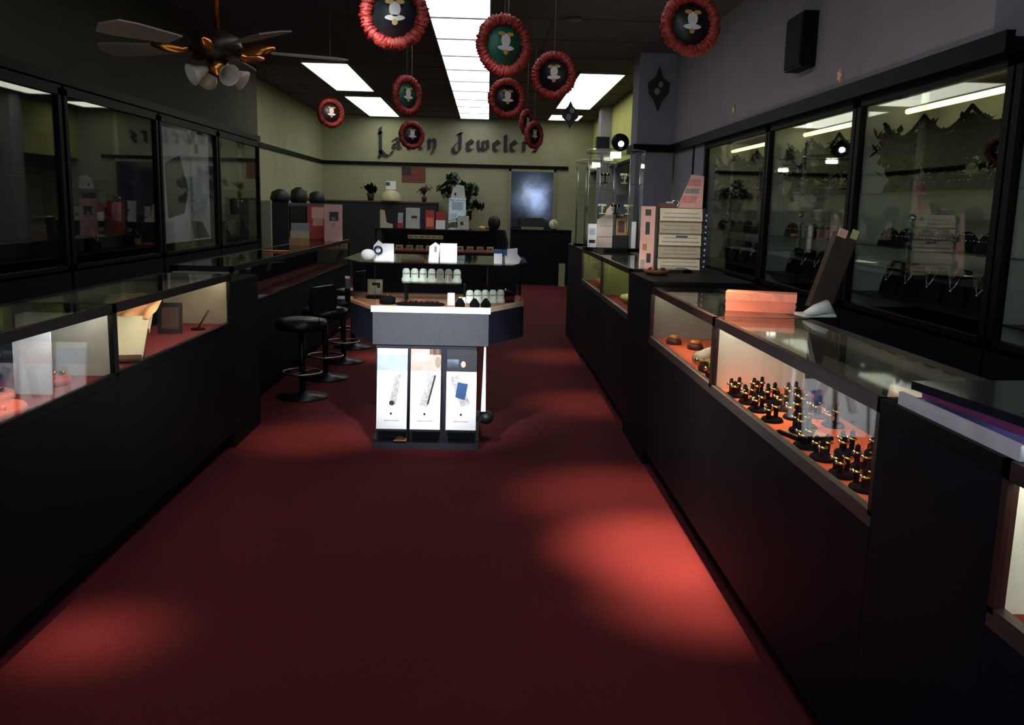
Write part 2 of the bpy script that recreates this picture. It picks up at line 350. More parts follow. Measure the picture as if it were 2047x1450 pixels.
dm = diamond('small dark diamond ornament hanging before the far light box', (1.0, 11.5, 2.66), .11, .17)
obj('string', B().tube([(0, .01, .16), (0, .01, CE-2.66-.001)], .0015, 4), GREY, dm)
# ------------------------------------------------------------------ ceiling fan
fan = thing('ceiling_fan', 'brown ceiling fan with brass blade arms and glass lamp shades', 'ceiling fan', (-1.5, 5.2, CE))
ZF = -1.02
obj('downrod', B().lathe([(.015, ZF+.1), (.015, -.05)], 12), BRASS, fan)
obj('canopy', B().lathe([(.02, -.09), (.07, -.05), (.075, -.001)], 20), BRASS, fan)
obj('motor_housing', B().lathe([(.05, ZF-.06), (.12, ZF-.04), (.14, ZF), (.12, ZF+.06), (.04, ZF+.1)], 24), mat('antique_brown_metal', '#2a211c', .4, .6), fan)
BLADE = mat('fan_blade_walnut', '#6f6460', .45, var=.2, scale=6)
for k in range(5):
    a = math.radians(40+72*k); q = Matrix.Rotation(a, 4, 'Z')
    bl = B(); bl.prism([(-.06, .28), (-.095, .58), (-.09, .68), (0, .73), (.09, .68), (.095, .58), (.06, .28)], .008, 0,
                       q @ Matrix.Translation((0, 0, ZF+.008)) @ Matrix.Rotation(math.radians(-12), 4, 'Y') @ Matrix.Rotation(-PI/2, 4, 'X') @ Matrix.Scale(-1, 4, (0, 0, 1)))
    obj('blade', bl, BLADE, fan)
    ir = B(); v = []
    ir.tube([q @ Vector((0, .12, ZF)), q @ Vector((0, .18, ZF-.02)), q @ Vector((0, .26, ZF-.01)), q @ Vector((0, .34, ZF-.002))], [.012, .022, .03, .01], 10)
    obj('blade_arm', ir, BRASS, fan)
SHADE = mat('frosted_shade', '#a8a296', .4, var=.1)
lk = obj('light_kit', B().lathe([(.01, ZF-.15), (.05, ZF-.13), (.06, ZF-.06)], 20), BRASS, fan)
for k in range(4):
    a = math.radians(40+90*k); q = Matrix.Rotation(a, 4, 'Z') @ Matrix.Translation((0, .09, ZF-.12)) @ Matrix.Rotation(math.radians(55), 4, 'X')
    q = Matrix.Rotation(a, 4, 'Z') @ Matrix.Translation((0, .06, ZF-.11)) @ Matrix.Rotation(math.radians(-115), 4, 'X')
    obj('lamp_shade', B().lathe([(.015, 0), (.03, .03), (.04, .06), (.06, .1), (.056, .1), (.035, .06), (.02, .03)], 16, 0, q), SHADE, fan)
# ------------------------------------------------------------------ glass showcases along the aisle
TUBE = emit('case_lamp', '#fff2dc', L_CASE)
def showcase(label, xf, s, y0, y1, zb=.77, zt=1.07, depth=.42, liner=LINER, panel=WPAN, rail=BROWN, lamp=True, rear=None, grp=None, toe=.06):
    t = thing('glass_showcase', label, 'showcase', (xf, y0, 0), 0, grp); L = y1-y0; D = depth*s
    obj('base_cabinet', B().box(.0, D, 0, L, .1, zb-.03).box(toe*s, D, 0, L, 0, .1), NAVY, t)
    obj('display_deck', B().box(.004*s, D-.01*s, .012, L-.012, zb-.03, zb), liner, t)
    obj('front_rail', B().box(0, .025*s, 0, L, zb-.028, zb+.012), ALU if s > 0 else BLK, t)
    obj('front_glass', B().box(.006*s, .011*s, .015, L-.015, zb+.012, zt-.035), GL, t)
    obj('top_glass', B().box(.02*s, D-.06*s, .015, L-.015, zt-.008, zt), GT, t)
    fr = B().box(0, .022*s, 0, L, zt-.038, zt-.001).box(D-.06*s, D, 0, L, zt-.04, zt-.001).box(0, D, 0, .02, zt-.038, zt-.001).box(0, D, L-.02, L, zt-.038, zt-.001)
    fr.box(0, .022*s, 0, .02, zb, zt-.03).box(0, .022*s, L-.02, L, zb, zt-.03).box(D-.02*s, D, 0, .02, zb, zt-.03).box(D-.02*s, D, L-.02, L, zb, zt-.03)
    obj('frame', fr, rail if s > 0 else mat('dark_case_frame', '#141012', .5, spec=.2), t)
    obj('end_panel', B().box(.022*s, D-.02*s, .004, .014, zb, zt-.038), panel, t)
    obj('end_panel', B().box(.022*s, D-.02*s, L-.014, L-.004, zb, zt-.038), panel, t)
    obj('rear_doors', B().box(D-.012*s, D-.004*s, .02, L-.02, zb, zt-.04), rear or NAVY, t)
    if lamp: obj('case_lamp', B().box(.024*s, .036*s, .05, L-.05, zt-.034, zt-.022), TUBE, t)
    return t
XR = .96; XL = -1.53; ZB = .77; ZT = 1.07
showcase('right glass showcase with white end panel and rows of ring stands on orange liner', XR, 1, 2.105, 3.738)
showcase('right glass showcase with brown pads and white roll, before the dark step block', XR, 1, 3.74, 5.218, panel=GPAN)
showcase('nearest right glass showcase, barely entering the right edge', XR, 1, .3, 1.578, liner=REDL)
showcase('far right showcase with yellowish lit panel under the glass tower', XR, 1, 7.55, 9.1, zb=.8, zt=1.12, panel=mat('olive_case_panel', '#8f9c58', .7), liner=REDL)
showcase('narrow dark showcase between the step block and the lit far right one', XR, 1, 6.032, 7.548, zb=.8, zt=1.12, panel=MATS['olive_case_panel'], liner=REDL)
showcase('left glass showcase with white end panel and orange red trays inside', XL, -1, 2.2, 3.738, panel=mat('soft_grey_case_panel', '#b4b4ae', .7), liner=REDL)
showcase('left glass showcase holding tilted cream trays and a small framed picture', XL, -1, 3.74, 5.438, panel=mat('tan_case_panel', '#b3a78f', .7), liner=REDL)
showcase('long dark red lined left showcase behind the row of stools', -1.70, -1, 6.1, 11.3, liner=REDL, panel=GPAN, lamp=False)
showcase('nearest left glass showcase mostly outside the left edge', XL, -1, .7, 2.16, liner=REDL, lamp=False)
# solid blocks between showcases
def block(label, x0, x1, y0, y1, h, m=NAVY, top=None):
    t = thing('counter_block', label, 'counter', (x0, y0, 0)); X = x1-x0; Y = y1-y0
    obj('body', B().box(0, X, 0, Y, 0, h-.03), m, t); obj('top', B().box(-.004 if x0 > 0 else 0, X+(0 if x0 > 0 else .004), 0, Y, h-.03, h), top or BLK, t); return t
block('solid dark counter block under the magazines at right', XR, XR+.42, 1.58, 2.10, 1.07)
block('tall dark step block holding the beige card rack', XR, 1.58, 5.22, 6.03, 1.10)
block('dark rear counter carrying the beige card rack between step block and showcase', 1.40, 1.62, 6.05, 9.1, 1.10)
block('plain dark counter block filling the left row beside the showcase with cream trays', -2.1, XL, 5.44, 6.08, 1.02)
block('dark far end counter block past the glass tower on the right', XR+.02, 1.6, 9.12, 10.9, 1.10)
# ------------------------------------------------------------------ ring stands in the right showcase
def make_stand():
    t = thing('ring_stand', '', 'jewelry stand', (0, 0, 0))
    obj('base', B().lathe([(.035, 0), (.04, .004), (.036, .012), (.02, .016)], 16, sx=1, sy=1.2), VELV, t)
    for (x, y, h) in [(-.014, -.02, .062), (.012, .0, .075), (-.012, .022, .066)]:
        p = obj('post', B().lathe([(.008, .012), (.0085, h*.6), (.0075, h), (.003, h+.005)], 10, 0, Matrix.Translation((x, y, 0))), VELV, t)
        r = obj('ring', B().torus(.0115, .0045, 14, 6, 0, Matrix.Translation((x, y, h*.72)) @ Matrix.Rotation(PI/2, 4, 'X')).ball((x-.014, y-.004, h*.72+.002), .0065, 1, 5), [GOLD, SILV], p)
    return t
proto = make_stand(); used = [0]
def stand(x, y, rz, label, group, z=ZB+.0):
    if not used[0]:
        proto.location = (x, y, z); proto.rotation_euler = (0, 0, rz); proto['label'] = label; proto['group'] = group; used[0] = 1; return proto
    return dup(proto, (x, y, z), rz, label, group)
G = 'black ring stands in the near right showcase'
rows = [(1.03, [2.32, 2.45, 2.62, 2.76, 3.12, 3.28, 3.42, 3.55]), (1.13, [2.38, 2.52, 2.68, 3.02, 3.17, 3.31, 3.45, 3.57]), (1.23, [2.45, 2.66, 3.06, 3.20, 3.34, 3.48])]
for ri, (x, ys) in enumerate(rows):
    for k, y in enumerate(ys):
        stand(x+random.uniform(-.012, .012), y, random.uniform(-.3, .3), 'black ring stand, %s from the near end, %s row behind the case glass' % (ORD[k], ORD[ri]), G)
# flat props of the cases: tilted pads etc.
def pad(name, label, cat, loc, size, rz, tilt, mats, group=None, extra=None):
    b = B(); w, d, h = size; q = Matrix.Rotation(tilt, 4, 'X')
    b.box(-w/2, w/2, -d/2, d/2, 0, h, 0, q).box(-w/2+.008, w/2-.008, -d/2+.008, d/2-.008, h, h+.003, 1, q)
    t = single(name, b, mats, label, cat, loc, rz, group)
    mz = min(v.co.z for v in t.data.vertices)
    for v in t.data.vertices: v.co.z -= mz
    return t
APR = mat('apricot_satin', '#e0a070', .5, var=.1); PSAT = mat('pink_satin', '#dfb0a6', .5, var=.1)
pad('jewelry_pad', 'apricot satin pad lying between the ring stands of the near right showcase', 'jewelry pad', (1.075, 2.9, ZB), (.13, .13, .012), .3, 0, [VELV, APR])
stand(1.06, 2.895, .2, 'single black ring stand standing on the apricot satin pad', G, ZB+.016)
def slant(name, label, cat, loc, w, h, rz, lean, mats, thick=.006, art=None, foot=True, group=None):
    """card standing up, leaning back; local front is -y; art = patches (x0,x1,z0,z1,mat index) in 0..1"""
    t = thing(name, label, cat, loc, rz, group); q = Matrix.Rotation(-lean, 4, 'X')
    b = B().box(-w/2, w/2, 0, thick, 0, h, 0, q)
    for (x0, x1, z0, z1, m) in (art or []): b.box(-w/2+x0*w, -w/2+x1*w, -.0015, 0, z0*h, z1*h, m, q)
    if art and isinstance(art[0][4], int): pass
    o = obj('card', b, mats, t); mz = min(v.co.z for v in o.data.vertices)
    for v in o.data.vertices: v.co.z -= mz
    if foot: obj('prop', B().add([(-.02, thick, .02), (.02, thick, .02), (.015, h*.45*math.sin(lean)*0+thick+h*.3, 0), (-.015, thick+h*.3, 0), (-.02, thick+h*.5*math.sin(lean), h*.5), (.02, thick+h*.5*math.sin(lean), h*.5)], [(0, 1, 2, 3), (4, 5, 2, 3), (0, 1, 5, 4)]), DARKC, t)
    return t
slant('display_card', 'pink satin backboard behind the ring stands of the near right showcase', 'display card', (1.30, 2.72, ZB), .26, .20, -PI/2+.15, .25, [PSAT, DARKC], art=None)
slant('display_card', 'tan backboard at the near end of the near right showcase', 'display card', (1.30, 2.36, ZB), .24, .20, -PI/2-.1, .2, [mat('tan_satin', '#c79a6a', .5, var=.1)], art=None)
slant('display_card', 'black easel board with a thin red edge in the near right showcase', 'display card', (1.31, 3.2, ZB), .55, .19, -PI/2, .15, [DARKC, SALMON], art=[(0, 1, .62, .67, 1)])
# second right case
for k, (x, y) in enumerate([(1.06, 4.98), (1.14, 4.8), (1.24, 4.62)]):
    b = B().lathe([(.05, 0), (.056, .012), (.045, .03)], 20, 0, None, .8, 1).lathe([(.03, .03), (.034, .036), (.02, .05)], 16, 1)
    single('oval_pad', b, [mat('brown_leather', '#4a241a', .5), mat('amber_gem', '#d0803a', .25)], 'brown oval pad with amber bracelet, %s from the grey end panel' % ORD[k], 'jewelry pad', (x, y, ZB), 0, 'brown oval pads in the second right showcase')
rl = B().tube([(-.02, -.15, .035), (0, 0, .035), (0, .15, .033)], [.03, .036, .03], 16)
single('bracelet_roll', rl, mat('white_satin', '#e6d8cc', .5), 'white satin bracelet roll in the second right showcase', 'bracelet roll', (1.12, 4.4, ZB), -.5)
cl = B()
for k in range(26):
    cl.ball((random.uniform(-.05, .05), random.uniform(-.11, .11), .022+random.uniform(0, .025)), .011, k % 2, 5)
cl.lathe([(.07, 0), (.075, .012)], 16, 2, None, .8, 1.5)
single('charm_tray', cl, [GOLD, mat('olive_gem', '#6b6a20', .3), VELV], 'black oval tray heaped with gold charms in the second right showcase', 'jewelry tray', (1.06, 4.12, ZB), 0)
pad('jewelry_pad', 'small yellow pad beside the divider in the second right showcase', 'jewelry pad', (1.04, 3.88, ZB), (.09, .11, .03), .2, 0, [VELV, APR])
# far right cases
single('bracelet_roll', B().tube([(0, -.14, .04), (0, .0, .045), (0, .14, .04)], [.03, .042, .03], 16), mat('lime_satin', '#cfcf86', .5), 'pale lime bracelet roll inside the narrow dark right showcase', 'bracelet roll', (1.09, 6.75, .8), .25)
single('display_egg', B().ball((0, 0, .045), .045, 0, 12, (1, 1, 1)), mat('amber_glass', '#c8742c', .2), 'amber round box inside the far right showcase', 'jewelry box', (1.03, 8.2, .8))
# ------------------------------------------------------------------ things on the right counter
pb = thing('gift_box', 'salmon pink oblong box lying on the right glass counter', 'box', (1.24, 4.02, ZT), 1.25)
obj('body', B().box(-.06, .06, -.15, .15, 0, .075), SALMON, pb); obj('lid', B().box(-.063, .063, -.153, .153, .05, .085).box(-.02, .03, -.154, .154, .02, .03, 1), [mat('salmon_lid', '#ee9478', .5, var=.15, scale=30), PINK], pb)
ls = thing('watch_display', 'tall dark leaning display panel with a curled white foot on the right counter', 'display stand', (1.43, 3.86, ZT), .15)
q = Matrix.Rotation(math.radians(18), 4, 'Y')
obj('panel', B().box(-.05, .05, -.02, .02, .03, .37, 0, q), mat('umber_panel', '#37281f', .35, var=.2), ls)
obj('foot', B().tube([(-.07, -.04, .012), (-.02, -.045, .03), (.03, -.03, .045), (.07, -.03, .012)], [.012, .026, .03, .012], 12).box(-.07, .075, -.05, .05, 0, .012), mat('white_gloss', '#eef2ea', .25), ls)
obj('header_card', B().box(-.05, -.01, -.03, -.024, .35, .385, 0, q).box(.01, .04, -.03, -.024, .36, .40, 1, q), [PINK, mat('lime_card', '#b8bc7a', .5)], ls)
# rack of beige cards
rk = thing('card_rack', 'tall beige card rack with dark sides and blue ribbon mark', 'display rack', (1.345, 6.35, 1.10), -.03)
obj('back_panel', B().box(-.16, .16, .06, .08, 0, .43), DARKC, rk)
obj('side_panel', B().box(-.165, -.155, -.07, .08, 0, .43), DARKC, rk); obj('side_panel', B().box(.15, .165, -.07, .08, 0, .43), DARKC, rk)
for k in range(5):
    q = Matrix.Translation((0, -.075, .005+.084*k)) @ Matrix.Rotation(math.radians(-14), 4, 'X')
    b = B().box(-.15, .145, 0, .006, 0, .088, 0, q).box(-.13, .13, -.0015, 0, .02, .028, 1, q).box(-.12, .12, -.0015, 0, .05, .055, 1, q)
    if k == 2: b.box(-.03, .05, -.003, -.001, .055, .068, 2, q)
    obj('card_row', b, [BEIGE if k % 2 else CREAM, GREY, BLUEC], rk)
for k in range(5): 
    b = B().box(.17, .185, -.03, .03, .02+.08*k, .07+.08*k).ball((.18, -.03, .045+.08*k), .012, 1, 5)
    obj('hanging_card', b, [WHT, BLUEC], rk)
tp = thing('price_sign', 'pink slanted triangular sign with red lettering on top of the card rack', 'sign', (1.42, 6.36, 1.53), -.1)
tp.location = (1.42, 6.36, 1.531)
obj('panel', B().prism([(-.09, 0), (.08, 0), (.08, .22), (.0, .23)], .05), PINK, tp)
ang = math.atan2(.23, .09)
b = B()
q = Matrix(((math.cos(ang-PI/2*0), 0, 0, 0), (0, 1, 0, 0), (0, 0, 1, 0), (0, 0, 0, 1)))
b.prism([(-.075, .035), (.03, .035), (.045, .085), (-.055, .085)], .002, 0, Matrix.Translation((.0, -.002, 0))).prism([(-.035, .15), (.055, .15), (.06, .2), (-.015, .2)], .002, 0, Matrix.Translation((0, -.002, 0)))
b.prism([(-.05, .1), (.05, .1), (.053, .135), (-.038, .135)], .002, 1, Matrix.Translation((0, -.002, 0)))
obj('printed_blocks', b, [mat('faded_red_print', '#cf8a80', .6, var=.3, scale=60), GREY], tp)
wd = thing('watch_box', 'small open brown watch box on top of the card rack', 'box', (1.25, 6.36, 1.531))
obj('tray', B().box(-.06, .05, -.04, .04, 0, .03), mat('red_brown_box', '#6c4038', .5), wd); obj('watch', B().torus(.022, .006, 16, 6, 0, Matrix.Translation((.06, -.01, .03))).box(-.01, .04, -.03, .03, .03, .04), [SILV], wd)
ps = slant('poster_card', 'narrow pink poster with dark oval pictures beside the beige rack', 'display card', (1.12, 6.33, 1.10), .10, .44, -.15, .14, [PINK, DARKC, TAN, GREY],
      art=[(.35, .65, .55, .75, 1), (.2, .5, .3, .4, 2), (.5, .8, .1, .25, 1), (.1, .4, .05, .15, 3), (.3, .7, .85, .95, 1)])
bk = thing('trinket_basket', 'low orange basket of trinkets at the foot of the pink poster', 'basket', (1.10, 6.0-.18, 1.10))
obj('bowl', B().lathe([(.05, 0), (.08, .012), (.085, .03), (.075, .03)], 20), mat('wicker_orange', '#b26a3c', .6, var=.3, scale=60), bk)
tr = B()
for k in range(9): tr.ball((random.uniform(-.05, .05), random.uniform(-.05, .05), .032), .014, k % 2, 5)
obj('trinkets', tr, [SALMON, DARKC], bk)
# magazines on the near block
mg = thing('magazine_tray', 'white tray holding magazines on the near right counter', 'tray', (1.17, 1.6, ZT))
obj('tray', B().box(-.2, .17, -.05, .44, 0, .012).box(-.2, -.19, -.05, .44, .012, .03), mat('white_plastic', '#d8d4dc', .3), mg)
for k, (m, z, dx, lb) in enumerate([(mat('violet_cover', '#6a6aa8', .4, var=.2), .012, 0, 'violet blue magazine, lower one in the white tray'), (mat('magenta_cover', '#a84a86', .4, var=.2), .03, .01, 'magenta edged magazine, middle one in the white tray'), (mat('dark_glossy_cover', '#1c1e2a', .2, var=.5, scale=18, coat=.5), .05, .0, 'dark glossy magazine, topmost one in the white tray')]):
    o = thing('magazine', lb, 'magazine', (1.17+dx, 1.60, ZT+z), .06*k, 'magazines in the white tray')
    obj('pages', B().box(-.16, .155, 0, .38, 0.001, .017), WHT if k else SKYC, o); obj('cover', B().box(-.163, .158, -.003, .385, .0172, .0195).box(-.165, -.162, -.003, .385, 0.001, .0195).box(-.163, .158, -.005, -.003, 0.001, .0195), m, o)
# ------------------------------------------------------------------ octagonal glass tower cases
def tower(label, x, y, z, w, h, n=8):
    t = thing('glass_tower_case', label, 'display case', (x, y, z), PI/8)
    obj('base', B().lathe([(w*.52, 0), (w*.52, .03)], n), BLK, t); t.children[0].data.polygons.foreach_set('use_smooth', [False]*len(t.children[0].data.polygons))
    obj('glass_walls', B().lathe([(w*.5, .03), (w*.5, h-.04)], n), GL, t).data.polygons.foreach_set('use_smooth', [False]*(n+2))
    obj('lid', B().lathe([(w*.52, h-.04), (w*.52, h-.01), (w*.4, h)], n), GL, t)
    for k in range(n):
        a = 2*PI*k/n; 
        if k % 2 == 0: obj('corner_post', B().cyl((w*.5*math.cos(a), w*.5*math.sin(a), .03), .006, h-.07, 6), CHROME, t)
    obj('lamp', B().cyl((0, 0, h-.075), .05, .03, 12), emit('added_tower_lamp', '#fff4e0', 26), t)  # unseen lamp added under the lid to brighten the contents
    for zz in (.36, .66): obj('shelf', B().lathe([(w*.48, h*zz), (w*.48, h*zz+.006)], n), GL, t)
    return t
tower('octagonal glass tower case filled with cards on the far right counter', 1.20, 8.7, 1.12, .56, .95)
tower('slimmer octagonal glass tower case behind the filled one', .98+.22, 10.2, 1.10, .46, .95)
zt = 1.12+.031
st = thing('stepped_card_stand', 'pink and white stepped card stand inside the glass tower', 'display stand', (1.13, 8.62, zt))
obj('panel', B().prism([(-.09, 0), (.06, 0), (.06, .42), (.0, .36), (-.02, .3), (-.09, .26)], .03).box(-.09, .06, -.004, 0, .1, .105, 1).box(-.06, .06, -.004, 0, .2, .205, 1).box(-.0, .06, -.004, 0, .3, .305, 1), [mat('pink_grey_card', '#c8b4b0', .6), GREY], st)
slant('photo_card', 'small portrait photo card in a tan frame inside the glass tower', 'photo card', (1.27, 8.6, zt+.12), .1, .16, 0, .1, [TAN, mat('portrait_brown', '#4a2824', .5)], art=[(.2, .8, .15, .85, 1)], foot=False)
single('jewelry_box', B().box(-.07, .07, -.05, .05, 0, .119), DARKC, 'black box standing in the glass tower below the photo card', 'box', (1.27, 8.62, zt))
single('card_stand', B().box(-.04, .04, -.02, .02, 0, .22).box(-.03, .03, -.024, -.02, .12, .18, 1).box(-.03, .03, -.024, -.02, .04, .07, 2), [WHT, SKYC, DARKC], 'narrow white card stand at the left side inside the glass tower', 'display stand', (1.0, 8.66, zt))
single('ribbon_panel', B().box(-.045, .045, -.01, .01, 0, .5, 0).box(-.03, .03, -.013, -.01, .1, .12, 1).box(-.03, .03, -.013, -.01, .2, .22, 1).box(-.03, .03, -.013, -.01, .3, .32, 1), [mat('slate_card', '#262c36', .5), GREY], 'dark slate column card with grey lines behind the photo card', 'display card', (1.27, 8.72, zt))
single('white_card', B().box(-.02, .02, -.02, .02, 0, .25), WHT, 'slim white upright card at the right side of the glass tower', 'display card', (1.39, 8.62, zt))
for k, (x, y, z, m) in enumerate([(1.08, 8.6, .36, SILV), (1.2, 8.56, .36, GOLD), (1.33, 8.62, .36, SILV), (1.1, 8.62, .66, GOLD), (1.28, 8.6, .66, SILV)]):
    c = thing('bracelet_stand', 'small bracelet bar stand, %s on the %s glass shelf of the tower case' % (['left one', 'middle one', 'right one', 'left one', 'right one'][k], 'lower' if k < 3 else 'upper'), 'jewelry stand', (x, y, 1.12+.95*z+.0062), 0, 'bracelet stands in the tower case')
    obj('stand', B().cyl((0, 0, 0), .03, .008, 14).cyl((0, 0, .008), .006, .07, 8).tube([(-.04, 0, .08), (.04, 0, .08)], .012, 10), VELV if k % 2 else CREAM, c)
    for dx in (-.02, .015): obj('bracelet', B().torus(.022, .004, 18, 6, 0, Matrix.Translation((dx, 0, .068)) @ Matrix.Rotation(PI/2, 4, 'Z')), m, c)
sp = thing('desk_spotlight', 'black round spotlight with bright lens on top of the glass tower', 'spotlight', (1.21, 8.6, 1.12+.95))
obj('body', B().lathe([(.05, 0), (.075, .04), (.08, .12), (.05, .16)], 20, 0, Matrix.Translation((0, 0, .07)) @ Matrix.Rotation(math.radians(100), 4, 'X')), BLK, sp)
obj('lens', B().ball((0, -.155, .035), .026, 0, 8), emit('spot_lens', '#eaf4ff', 12), sp)
obj('stem', B().cyl((0, 0, 0), .012, .07, 8), BLK, sp)
single('speaker_box', B().box(-.06, .06, -.06, .06, 0, .11), DARKC, 'small black box on top of the glass tower left of the spotlight', 'box', (1.07, 8.7, 1.12+.95))
# ------------------------------------------------------------------ wall cabinets with glass doors
CLAMP = emit('cabinet_tube', '#fff0a8', L_WALL)
def wallcab(label, x, s, y0, y1, back, lit=True, ztop=2.2, depth=.5, grp=None):
    t = thing('wall_cabinet', label, 'cabinet', (x, y0, 0), 0, grp); L = y1-y0; D = depth*s
    obj('base_cabinet', B().box(0, D, 0, L, 0, .95), NAVY, t)
    obj('back_panel', B().box(D-.02*s, D, .03, L-.03, .95, ztop), back, t)
    obj('side_panel', B().box(.03*s, D, 0, .03, .95, ztop), back, t); obj('side_panel', B().box(.03*s, D, L-.03, L, .95, ztop), back, t)
    fr = B().box(0, .04*s, 0, .05, .95, ztop).box(0, .04*s, L-.05, L, .95, ztop).box(0, .04*s, 0, L, ztop-.05, ztop).box(0, .04*s, 0, L, .93, .98)
    obj('frame', fr, BLK, t); obj('top_panel', B().box(0, D, 0, L, ztop, ztop+.02), BLK, t)
    for k, zz in enumerate((1.05, 1.34, 1.64)): obj('shelf', B().box(.05*s, D-.02*s, .03, L-.03, zz-.008, zz), GL if k else BROWN, t)
    obj('glass_door', B().box(.012*s, .017*s, .05, L/2+.03, .98, ztop-.05), GL, t); obj('glass_door', B().box(.024*s, .029*s, L/2-.03, L-.05, .98, ztop-.05), GL, t)
    obj('door_knob', B().ball((-.008*s, L/2-.06, 1.5), .014, 0, 6).cyl((-.004*s, L/2-.06, 1.5), .006, .01, 6), CHROME, t)
    if lit: obj('tube_lamp', B().tube([(.27*s, .08, ztop-.075), (.27*s, L-.08, ztop-.075)], .016, 8), CLAMP, t)
    return t
BAYS = [(3.92, 5.56, 'right wall cabinet bay nearest the camera with necklace busts and garland'), (5.58, 7.32, 'middle right wall cabinet bay with garland and ring slabs'), (7.34, 9.45, 'farthest right wall cabinet bay next to the grey column')]
for (a, c, lb) in BAYS: wallcab(lb, 2.22, 1, a, c, CAB, grp='glass wall cabinets on the right')
wallcab('dark right wall cabinet bay outside the frame, before the nearest one', 2.22, 1, 2.2, 3.9, CAB, False, grp='glass wall cabinets on the right')
struct('wall_column_filler', B().box(2.22, 2.3, 9.47, 10.95, 0, 2.25).box(2.21, 2.25, 9.9, 9.96, .9, 2.25, 1), [MATS['column_paint'], BLK], 'grey wall strip between the last right cabinet and the column')
LB = [(12.95-1.9, 12.98, 'left wall cabinet bay beside the pale post', mat('olive_cabinet_back', '#6e705a', .8), True), (9.1, 11.0, 'left wall cabinet bay with the pale backboard', mat('pale_cabinet_back', '#9b9aa6', .8), False), (7.1, 9.05, 'left wall cabinet bay before the pale backboard one', mat('dark_cabinet_back', '#20222a', .8), False), (5.0, 7.05, 'dark left wall cabinet bay level with the ceiling fan', MATS['dark_cabinet_back'], False), (2.9, 4.95, 'dark left wall cabinet bay nearest the camera', MATS['dark_cabinet_back'], False)]
for (a, c, lb, m, lit) in LB: wallcab(lb, -3.2, -1, a, c, m, False, ztop=2.3, depth=.3, grp='glass wall cabinets on the left')
# necklace busts (bottom), ring slabs (shelves)
def make_bust():
    t = thing('necklace_bust', '', 'jewelry stand', (0, 0, 0))
    prof = [(-.07, 0), (.07, 0), (.075, .05), (.06, .11), (.035, .16), (.018, .2), (-.018, .2), (-.035, .16), (-.06, .11), (-.075, .05)]
    obj('bust', B().prism(prof, .06, 0, Matrix.Rotation(math.radians(-12), 4, 'X')), mat('black_suede', '#0e0e12', .85, spec=.15), t)
    obj('pendant', B().ball((0, -.01, .08), .008, 0, 5).tube([(-.03, .02, .165), (-.02, .0, .11), (0, -.008, .085), (.02, .0, .11), (.03, .02, .165)], .0025, 5), SILV, t)
    return t
pbust = make_bust(); ub = [0]
def bust(loc, rz, lb, g):
    if not ub[0]:
        ub[0] = 1; pbust.location = loc; pbust.rotation_euler = (0, 0, rz); pbust['label'] = lb; pbust['group'] = g; return
    dup(pbust, loc, rz, lb, g)
def make_slab():
    t = thing('ring_slab', '', 'ring display', (0, 0, 0)); q = Matrix.Rotation(math.radians(-35), 4, 'X')
    obj('slab', B().lathe([(.10, 0), (.10, .01), (.085, .05), (.05, .085), (.015, .1)], 20, 0, None, 1, .6), mat('black_felt', '#15141a', .85, var=.3, scale=50, spec=.15), t)
    g = B()
    for k in range(10): 
        a = PI+PI*(k+.5)/10; g.ball((.082*math.cos(a), .05*math.sin(a), .055), .005, k % 3, 4); g.ball((.055*math.cos(a), .034*math.sin(a), .085), .005, (k+1) % 3, 4)
    obj('rings', g, [GOLD, SILV, mat('dim_gem', '#5a5a66', .2)], t)
    return t
pslab = make_slab(); us = [0]
def slab(loc, rz, lb, g):
    if not us[0]:
        us[0] = 1; pslab.location = loc; pslab.rotation_euler = (0, 0, rz); pslab['label'] = lb; pslab['group'] = g; return
    dup(pslab, loc, rz, lb, g)
BN = ['nearest', 'middle', 'farthest']
for i, (a, c, lb) in enumerate(BAYS):
    n = 6
    for k in range(n):
        y = a+.18+k*(c-a-.36)/(n-1)
        bust((2.42, y, 1.05), -PI/2+.25, 'black necklace bust, %s from the near end, bottom shelf, %s right wall cabinet' % (ORD[k], BN[i]), 'necklace busts in the right wall cabinets')
    for sh, z in ((0, 1.34), (1, 1.64)):
        n = 7 if sh == 0 else 8
        for k in range(n):
            y = a+.16+k*(c-a-.32)/(n-1)
            slab((2.42, y, z), -PI/2, 'black ring display, %s from near end, %s shelf of %s right wall cabinet' % (ORD[k], ['middle', 'upper'][sh], BN[i]), 'ring displays in the right wall cabinets')
for i, (a, c, *_r) in enumerate(LB[:3]):
    for k in range(4):
        y = a+.25+k*(c-a-.5)/3
        bust((-3.33, y, 1.05 if k % 2 else 1.34), PI/2-.25, 'black necklace bust, %s from near end, left wall cabinet %s' % (ORD[k], ['beside the pale post', 'with the pale backboard', 'before the pale backboard'][i]), 'necklace busts in the left wall cabinets')
# garlands
for i, (a, c, lb) in enumerate(BAYS):
    pts = []; 
    for k in range(3000 if i == 0 else 2200):
        u = random.random(); y = a+.08+u*(c-a-.16); sag = .10*abs(math.sin(u*PI*3))+.05
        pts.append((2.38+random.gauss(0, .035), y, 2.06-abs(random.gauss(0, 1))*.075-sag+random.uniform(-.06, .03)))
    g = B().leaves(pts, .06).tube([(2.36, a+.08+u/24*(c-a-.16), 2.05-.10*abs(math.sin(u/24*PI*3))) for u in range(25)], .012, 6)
    o = single('garland', g, GARL, 'dark evergreen garland draped along the top of the %s right wall cabinet' % BN[i], 'garland', group='evergreen garlands in the right wall cabinets')
